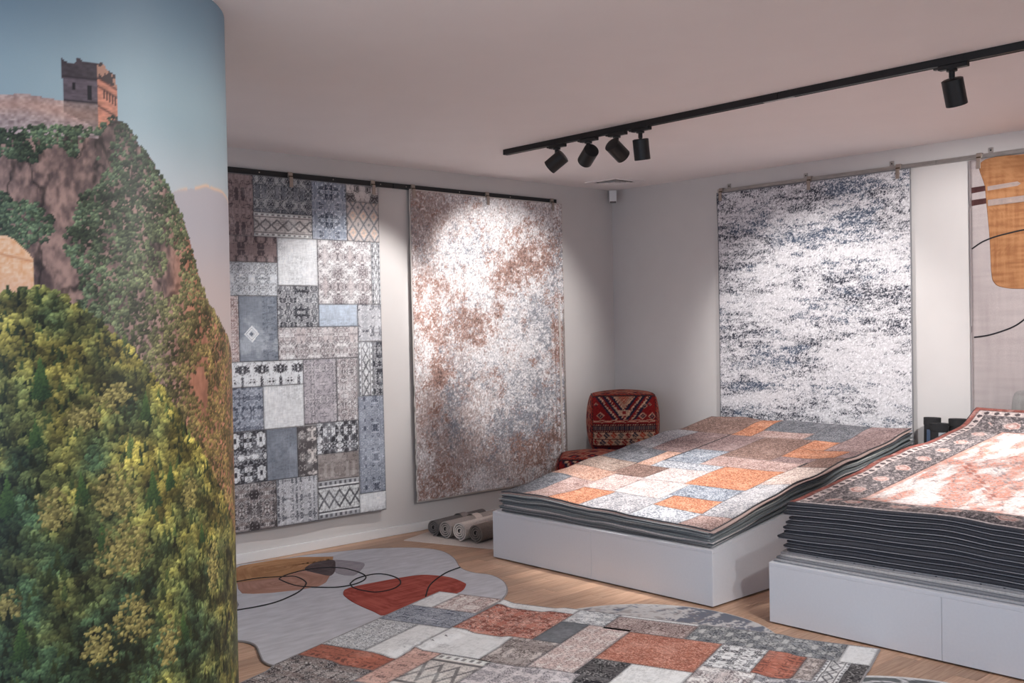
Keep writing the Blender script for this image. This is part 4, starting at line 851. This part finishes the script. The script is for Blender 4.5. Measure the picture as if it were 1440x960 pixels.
# ------------------------------------------------------------------ kilim poufs in the corner
def kilim(A, B, seed, face):
    """A, B in -1..1 over a face"""
    red, cream, navy, ora, tan = rgb(132, 32, 32), rgb(206, 168, 140), rgb(34, 36, 56), rgb(166, 62, 42), rgb(170, 134, 112)
    C = np.broadcast_to(red, A.shape + (3,)).copy()
    if face == 'front':
        ax = np.abs(A); d = ax * .95 + (1 - B) * .62
        st = (np.floor(d * 9) % 2); hook = (np.sin(A * 52) * np.sin(B * 46)) > -.15
        inV = (d < .88) & (B > .1)
        C = mix(C, navy, .9 * (inV & (d > .34) & (st > 0))); C = mix(C, cream, .95 * (inV & (np.abs((d * 4.6) % 1 - .5) < .17) & hook)); C = mix(C, tan, .95 * (d < .30)); C = mix(C, ora, .8 * ((d < .22) & (np.abs((d * 16) % 1 - .5) < .3)))
        C = mix(C, cream, .9 * ((ax < .16) & (np.abs(B - .36) < .10))); C = mix(C, red, .9 * ((ax < .07) & (np.abs(B - .36) < .06)))
        for cx, cy, s in ((-.72, .26, .13), (.86, .22, .14), (.56, .24, .13), (.62, .6, .10), (-.86, .66, .08), (.78, .64, .06)):
            q = np.abs(A - cx) / s + np.abs(B - cy) / s; C = mix(C, cream, .8 * ((q < 1) & (q > .7))); C = mix(C, navy, .8 * ((q < .7) & (q > .3))); C = mix(C, tan, .8 * (q < .25))
        q = mir(A + .5, .36); C = mix(C, cream, .85 * ((q * .5 + np.abs(B - .06) / .05 < 1) & (q * .5 + np.abs(B - .06) / .05 > .45)))
        m = (B < -.03); C = mix(C, rgb(84, 22, 26), m * 1.0)
        m = (B < -.05) & (B > -.085); C = mix(C, cream, .9 * (m & (mir(A, .045) > .5)))
        m = (B < -.10) & (B > -.24); C = mix(C, rgb(120, 96, 88), .9 * m); C = mix(C, navy, .9 * (m & (mir(A, .07) > .55)))
        m = (B < -.28) & (B > -.31); C = mix(C, cream, .9 * (m & (mir(A, .05) > .5)))
        for b0, b1, sh in ((-.55, -.34, 0), (-.80, -.59, .11)):
            m = (B < b1) & (B > b0); u = ((A + sh) / .22) % 1; t = (B - b0) / (b1 - b0); k = np.floor((A + sh) / .22) % 4
            C = mix(C, cream, .9 * m); tri = m & (np.abs(u - .5) * 2 + np.abs(t - .5) * 1.4 < .95) & ((u + t) % .5 > .12)
            for kk, cc in enumerate((red, navy, ora, rgb(92, 84, 80))): C = mix(C, cc, .95 * (tri & (k == kk)))
        C = mix(C, navy, .9 * (B < -.86)); C = mix(C, red, .8 * ((B < -.86) & (mir(A, .06) > .6)))
    else:
        q = mir(A + .3, .5) + mir(B, .5); C = mix(C, tan, .85 * (np.abs(q - 1) < .18)); C = mix(C, navy, .9 * (np.abs(q - .5) < .16)); C = mix(C, ora, .8 * (q < .3)); C = mix(C, cream, .7 * (np.abs(q - 1.5) < .1))
        if face == 'top': C = mix(C, rgb(168, 110, 92), .55 * (fbm(A * 3, B * 3, seed, 2) > .45))
        m = np.maximum(np.abs(A), np.abs(B)) > .88; C = mix(C, ora, .9 * m); C = mix(C, navy, .8 * (m & (mir(A + B, .12) > .6)))
    e = np.maximum(np.abs(A), np.abs(B)); C = mix(C, rgb(40, 22, 24), .85 * (e > .975))
    return C * (.8 + .35 * vn(A * 40 + seed, B * 40, seed))[..., None]
def pouf(loc, rz, hx, hy, hz, n, label, seed, bul, tilt=0.0):
    t = thing('kilim_pouf', label, 'pouf', loc, rz, 'kilim poufs in the corner')
    faces = {'front': (0, (0, -1, 0), (1, 0, 0), (0, 0, 1)), 'back': (1, (0, 1, 0), (-1, 0, 0), (0, 0, 1)), 'right': (2, (1, 0, 0), (0, 1, 0), (0, 0, 1)), 'left': (3, (-1, 0, 0), (0, -1, 0), (0, 0, 1)), 'top': (4, (0, 0, 1), (1, 0, 0), (0, 1, 0)), 'bottom': (5, (0, 0, -1), (1, 0, 0), (0, -1, 0))}
    a = np.linspace(-1, 1, n); A, B = np.meshgrid(a, a); edge = []
    for fn, (_, nn, ua, ub) in faces.items():
        nn, ua, ub = map(np.array, (nn, ua, ub)); P = nn + A[..., None] * ua + B[..., None] * ub
        k = (np.abs(P) ** 14).sum(-1) ** (1 / 14.0); P = P / k[..., None] * 1.02
        P = P * (1 + nn * 0) + nn * (bul * (0 if fn == 'bottom' else 1) * (1 - A ** 2) * (1 - B ** 2))[..., None]
        P = P * np.array([hx, hy, hz]) + np.array([0, 0, hz * 1.02])
        me = fast_mesh('cover_panel', P, gridq(n, n)); C = kilim(A, B, seed, 'front' if fn in ('front', 'back') else ('top' if fn == 'top' else 'side'))
        if fn == 'bottom': C = C * 0 + rgb(150, 128, 112)
        paint(me, C); put('cover_panel', me, M_WOVEN, t)
    for z in (hz * 2.0, hz * .05):
        e = [];
        for k in range(64):
            an = 2 * math.pi * k / 64; c, s = math.cos(an), math.sin(an); q = max(abs(c), abs(s)); u = (abs(c / q) ** 14 + abs(s / q) ** 14 + 1) ** (1 / 14.0) ; e.append((c / q / u * hx * 1.02, s / q / u * hy * 1.02, hz * 1.02 + (hz * 1.02 / u if z > hz else -hz * 1.02 / u)))
        MB().tube(e, .006, 6, closed=True).build('piping', plain('dark_piping', (48, 26, 28), .9), t, smooth=True)
    return t
vz = math.atan2(.664, .755) - math.pi / 2
def along(u, d):
    ax = (u - 720) / 1440.0
    v = np.array([_M.T[0, 0] * ax + _M.T[0, 2], _M.T[2, 0] * ax + _M.T[2, 2]]); return v * d
c = along(834, 7.98); pouf((c[0], c[1], 0), vz, .278, .26, .245, 46, 'low red kilim pouf on the floor, left of the upright one', 31, .16)
c = along(880, 8.52); pouf((c[0], c[1], 0), vz, .235, .205, .222, 30, 'red kilim pouf mostly hidden under the upright pouf', 33, .05)
c = along(874, 8.50); pouf((c[0], c[1], .482), vz + .06, .262, .175, .225, 72, 'upright red kilim pouf with hooked diamond pattern in the corner', 35, .14)

# ------------------------------------------------------------------ black rolls standing behind the plinths
M_ROLL = plain('black_runner_roll', (38, 38, 40), .9, noise=.2, nscale=200, bump=.4)
def stand_roll(x, y, r, h, tx, ty, label, sticker):
    t = thing('rug_roll', label, 'rug roll', (x, y, 0), 0, 'black rolls behind the plinths')
    d = Vector((tx, ty, 1)).normalized()
    MB().lathe([(0.0, r), (h - .05, r), (h - .048, r + .003), (h, r + .003), (h - .004, r * .55), (h - .03, r * .5)], (0, 0, .001), tuple(d), 32).build('roll_body', M_ROLL, t, smooth=True)
    MB().lathe([(h - .03, r * .48), (h - .002, r * .48), (h - .002, r * .3), (h - .03, r * .3)], (0, 0, .001), tuple(d), 20).build('roll_core', M_ROLL, t, smooth=True)
    if sticker:
        c, z0, z1, a0, a1 = sticker; V = []; F = []; n = 10
        for k in range(n + 1):
            an = a0 + (a1 - a0) * k / n
            for z in (z0, z1): p = d * z + Vector((math.cos(an), math.sin(an), 0)) * (r + .002); V.append(p)
        F = [(2 * k, 2 * k + 2, 2 * k + 3, 2 * k + 1) for k in range(n)]
        MB().add(V, F).build('label_sticker', plain('roll_label', c, .6), t, smooth=True)
stand_roll(6.70, 3.165, .052, .845, .03, -.01, 'black standing roll with blue sticker, nearest the navy streaked rug', ((92, 112, 142), .55, .77, 2.9, 3.9))
stand_roll(6.60, 3.06, .055, .82, .02, 0, 'black standing roll with grey label, in front of the other two', ((160, 164, 170), .5, .765, 3.5, 4.4))
stand_roll(6.71, 2.985, .055, .845, .02, .0, 'black standing roll without a sticker, nearest the ochre block rug', None)

# ------------------------------------------------------------------ ceiling track with spotlights
XT = 4.67
tr = thing('lighting_track', 'black ceiling track running above the rug stacks', 'light track', (XT, 0, HC))
MB().box(-.018, .018, .3, 2.985, -.034, 0).box(-.018, -.012, .3, 2.985, -.036, -.034).box(.012, .018, .3, 2.985, -.036, -.034).build('track_profile', M_BLACK, tr)
MB().box(-.018, .018, 2.988, 5.10, -.034, 0).box(-.018, -.012, 2.988, 5.10, -.036, -.034).box(.012, .018, 2.988, 5.10, -.036, -.034).build('track_profile', M_BLACK, tr)
MB().box(-.019, .019, 5.10, 5.116, -.036, 0).build('end_cap', M_BLACK, tr, bevel=.002)
MB().box(-.010, .010, 2.90, 3.08, -.0375, -.034).build('joint_cover', M_STEEL, tr)
def head(y, target, label, power, size, XT=XT, blend=.6, colr=(1, .97, .95), group='black spotlights on the ceiling track'):
    t = thing('track_spotlight', label, 'spotlight', (XT, y, HC - .036), 0, group)
    MB().box(-.016, .016, -.075, .060, -.020, 0).build('adapter', M_BLACK, t, bevel=.003)
    MB().box(-.010, .010, .060, .082, -.012, -.006).build('adapter_latch', M_BLACK, t)
    piv = Vector((0, 0, -.058)); MB().lathe([(0, .024), (.010, .024), (.011, .013), (.040, .013)], (0, 0, -.020), (0, 0, -1), 20).build('swivel', M_BLACK, t, smooth=True)
    d = (Vector(target) - Vector((XT, y, HC - .036)) - piv).normalized()
    side = d.cross(Vector((0, 0, 1)));
    side = side.normalized() if side.length > .05 else Vector((1, 0, 0))
    upv = side.cross(d); c = piv - upv * .030 - d * .045 if abs(d.z) < .9 else piv + Vector((0, 0, -.006))
    if abs(d.z) < .9: c = piv - Vector((0, 0, .046)) - d * .058
    r = .0475
    b = MB().lathe([(0, r * .80), (.004, r), (.122, r), (.124, r - .003), (.100, r - .006)], c, c + d, 36).build('lamp_housing', M_BLACK, t, smooth=True)
    MB().lathe([(.096, r - .007), (.099, r - .007)], c, c + d, 32).build('lens', M_LENS, b, smooth=True)
    MB().tube([piv + Vector((0, 0, .012)), piv, (c + d * .03 + piv) / 2, c + d * .035], .010, 10).build('bracket', M_BLACK, t, smooth=True)
    l = bpy.data.lights.new('spot', 'SPOT'); l.energy = power; l.spot_size = math.radians(size); l.spot_blend = blend; l.shadow_soft_size = .025; l.color = colr
    o = bpy.data.objects.new('spot', l); col.objects.link(o); o.parent = t; o.location = c + d * .128; o.rotation_euler = d.to_track_quat('-Z', 'Y').to_euler()
head(4.625, (4.02, 6.08, 1.5), 'black track spotlight aimed left at the wall rugs, nearest the track end', SPOT_POWER * .85, 58)
head(4.350, (5.42, 6.08, 1.70), 'black track spotlight aimed at the rust blotched wall rug, second from the track end', SPOT_POWER * 1.2, 54)
head(4.115, (6.82, 4.05, 1.25), 'black track spotlight tilted right towards the navy streaked rug', SPOT_POWER * .75, 60)
head(3.930, (5.10, 4.05, .45), 'black track spotlight pointing down over the patchwork stack', SPOT_POWER * 1.5, 56)
head(2.080, (5.45, 2.05, .6), 'single black track spotlight pointing down above the charcoal stack', SPOT_POWER * 1.2, 60)
head(1.30, (6.82, 2.95, 1.3), 'black track spotlight outside the view aimed at the ochre block rug', SPOT_POWER * 1.9, 62)

# second track, unseen, to light the floor rugs; rear heads added for ceiling bounce
XT2 = 3.45
tr2 = thing('lighting_track', 'black ceiling track nearer the entrance, outside the view', 'light track', (XT2, 0, HC))
MB().box(-.018, .018, -2.9, 1.2, -.034, 0).box(-.018, -.012, -2.9, 1.2, -.036, -.034).box(.012, .018, -2.9, 1.2, -.036, -.034).build('track_profile', M_BLACK, tr2)
for y, tg, nth in ((1.05, (3.35, 4.3, 0), 'first'), (.55, (3.2, 2.5, 0), 'second'), (-.2, (2.4, .6, 0), 'fourth'), (-1.2, (1.8, -.8, 0), 'sixth'), (-2.4, (2.0, -2.2, 0), 'seventh')):  # the three rear heads are added to brighten the ceiling by floor bounce
    head(y, tg, 'black track spotlight outside the view, %s on the entrance track, over the floor' % nth, FLOOR_SPOT, 80, XT2, 1.0, (1, .985, .97), 'spotlights on the entrance track')

head(.15, (1.60, 3.36, 1.75), 'black track spotlight outside the view aimed at the right half of the mural column', FLOOR_SPOT * .9, 62, XT2, 1.0, (1, .985, .97), 'spotlights on the entrance track')
head(-.65, (1.05, 3.33, 1.45), 'black track spotlight outside the view aimed at the left half of the mural column', FLOOR_SPOT * 1.9, 56, XT2, 1.0, (1, .985, .97), 'spotlights on the entrance track')

# ------------------------------------------------------------------ air diffuser and corner sensor
vt = thing('air_diffuser', 'square white ceiling air diffuser near the corner', 'air vent', (6.42, 5.69, HC), .0)
def ringbox(m, h0, h1, z0, z1, zi=None):
    for s in range(4):
        c, sn = math.cos(s * math.pi / 2), math.sin(s * math.pi / 2)
        q = [(-h1, -h1), (h1, -h1), (h0, -h0), (-h0, -h0)]; q = [(x * c - y * sn, x * sn + y * c) for x, y in q]
        a, b = (z0, z0) if zi is None else (z0, zi)
        m.hexa([(q[0][0], q[0][1], a), (q[1][0], q[1][1], a), (q[2][0], q[2][1], b), (q[3][0], q[3][1], b), (q[0][0], q[0][1], a + z1), (q[1][0], q[1][1], a + z1), (q[2][0], q[2][1], b + z1), (q[3][0], q[3][1], b + z1)])
    return m
ringbox(MB(), .125, .175, -.008, .0075).build('frame', M_CEIL, vt, bevel=.001)
for h in (.105, .075, .045): ringbox(MB(), h - .022, h, -.014, .002, -.004).build('louvre', M_CEIL, vt)
MB().box(-.125, .125, -.125, .125, -.003, -.0005).build('recess_shade', plain('recess_shade_dark', (30, 28, 28), .9), vt)  # dark sheet stands in for the shade behind the louvres
MB().box(-.022, .022, -.022, .022, -.012, -.004).build('centre_plate', M_CEIL, vt)
sn = thing('corner_sensor', 'small white motion sensor box in the upper corner', 'sensor', (6.735, 5.99, 2.575), vz)
MB().box(-.032, .032, -.02, .025, .012, .108).build('sensor_body', M_TRIM, sn, bevel=.005)
MB().box(-.026, .026, -.019, .02, .0, .012).build('sensor_foot', plain('grey_sensor_foot', (120, 112, 110), .6), sn, bevel=.002)
MB().box(-.012, .012, .025, .155, .04, .08).build('wall_bracket', M_TRIM, sn)
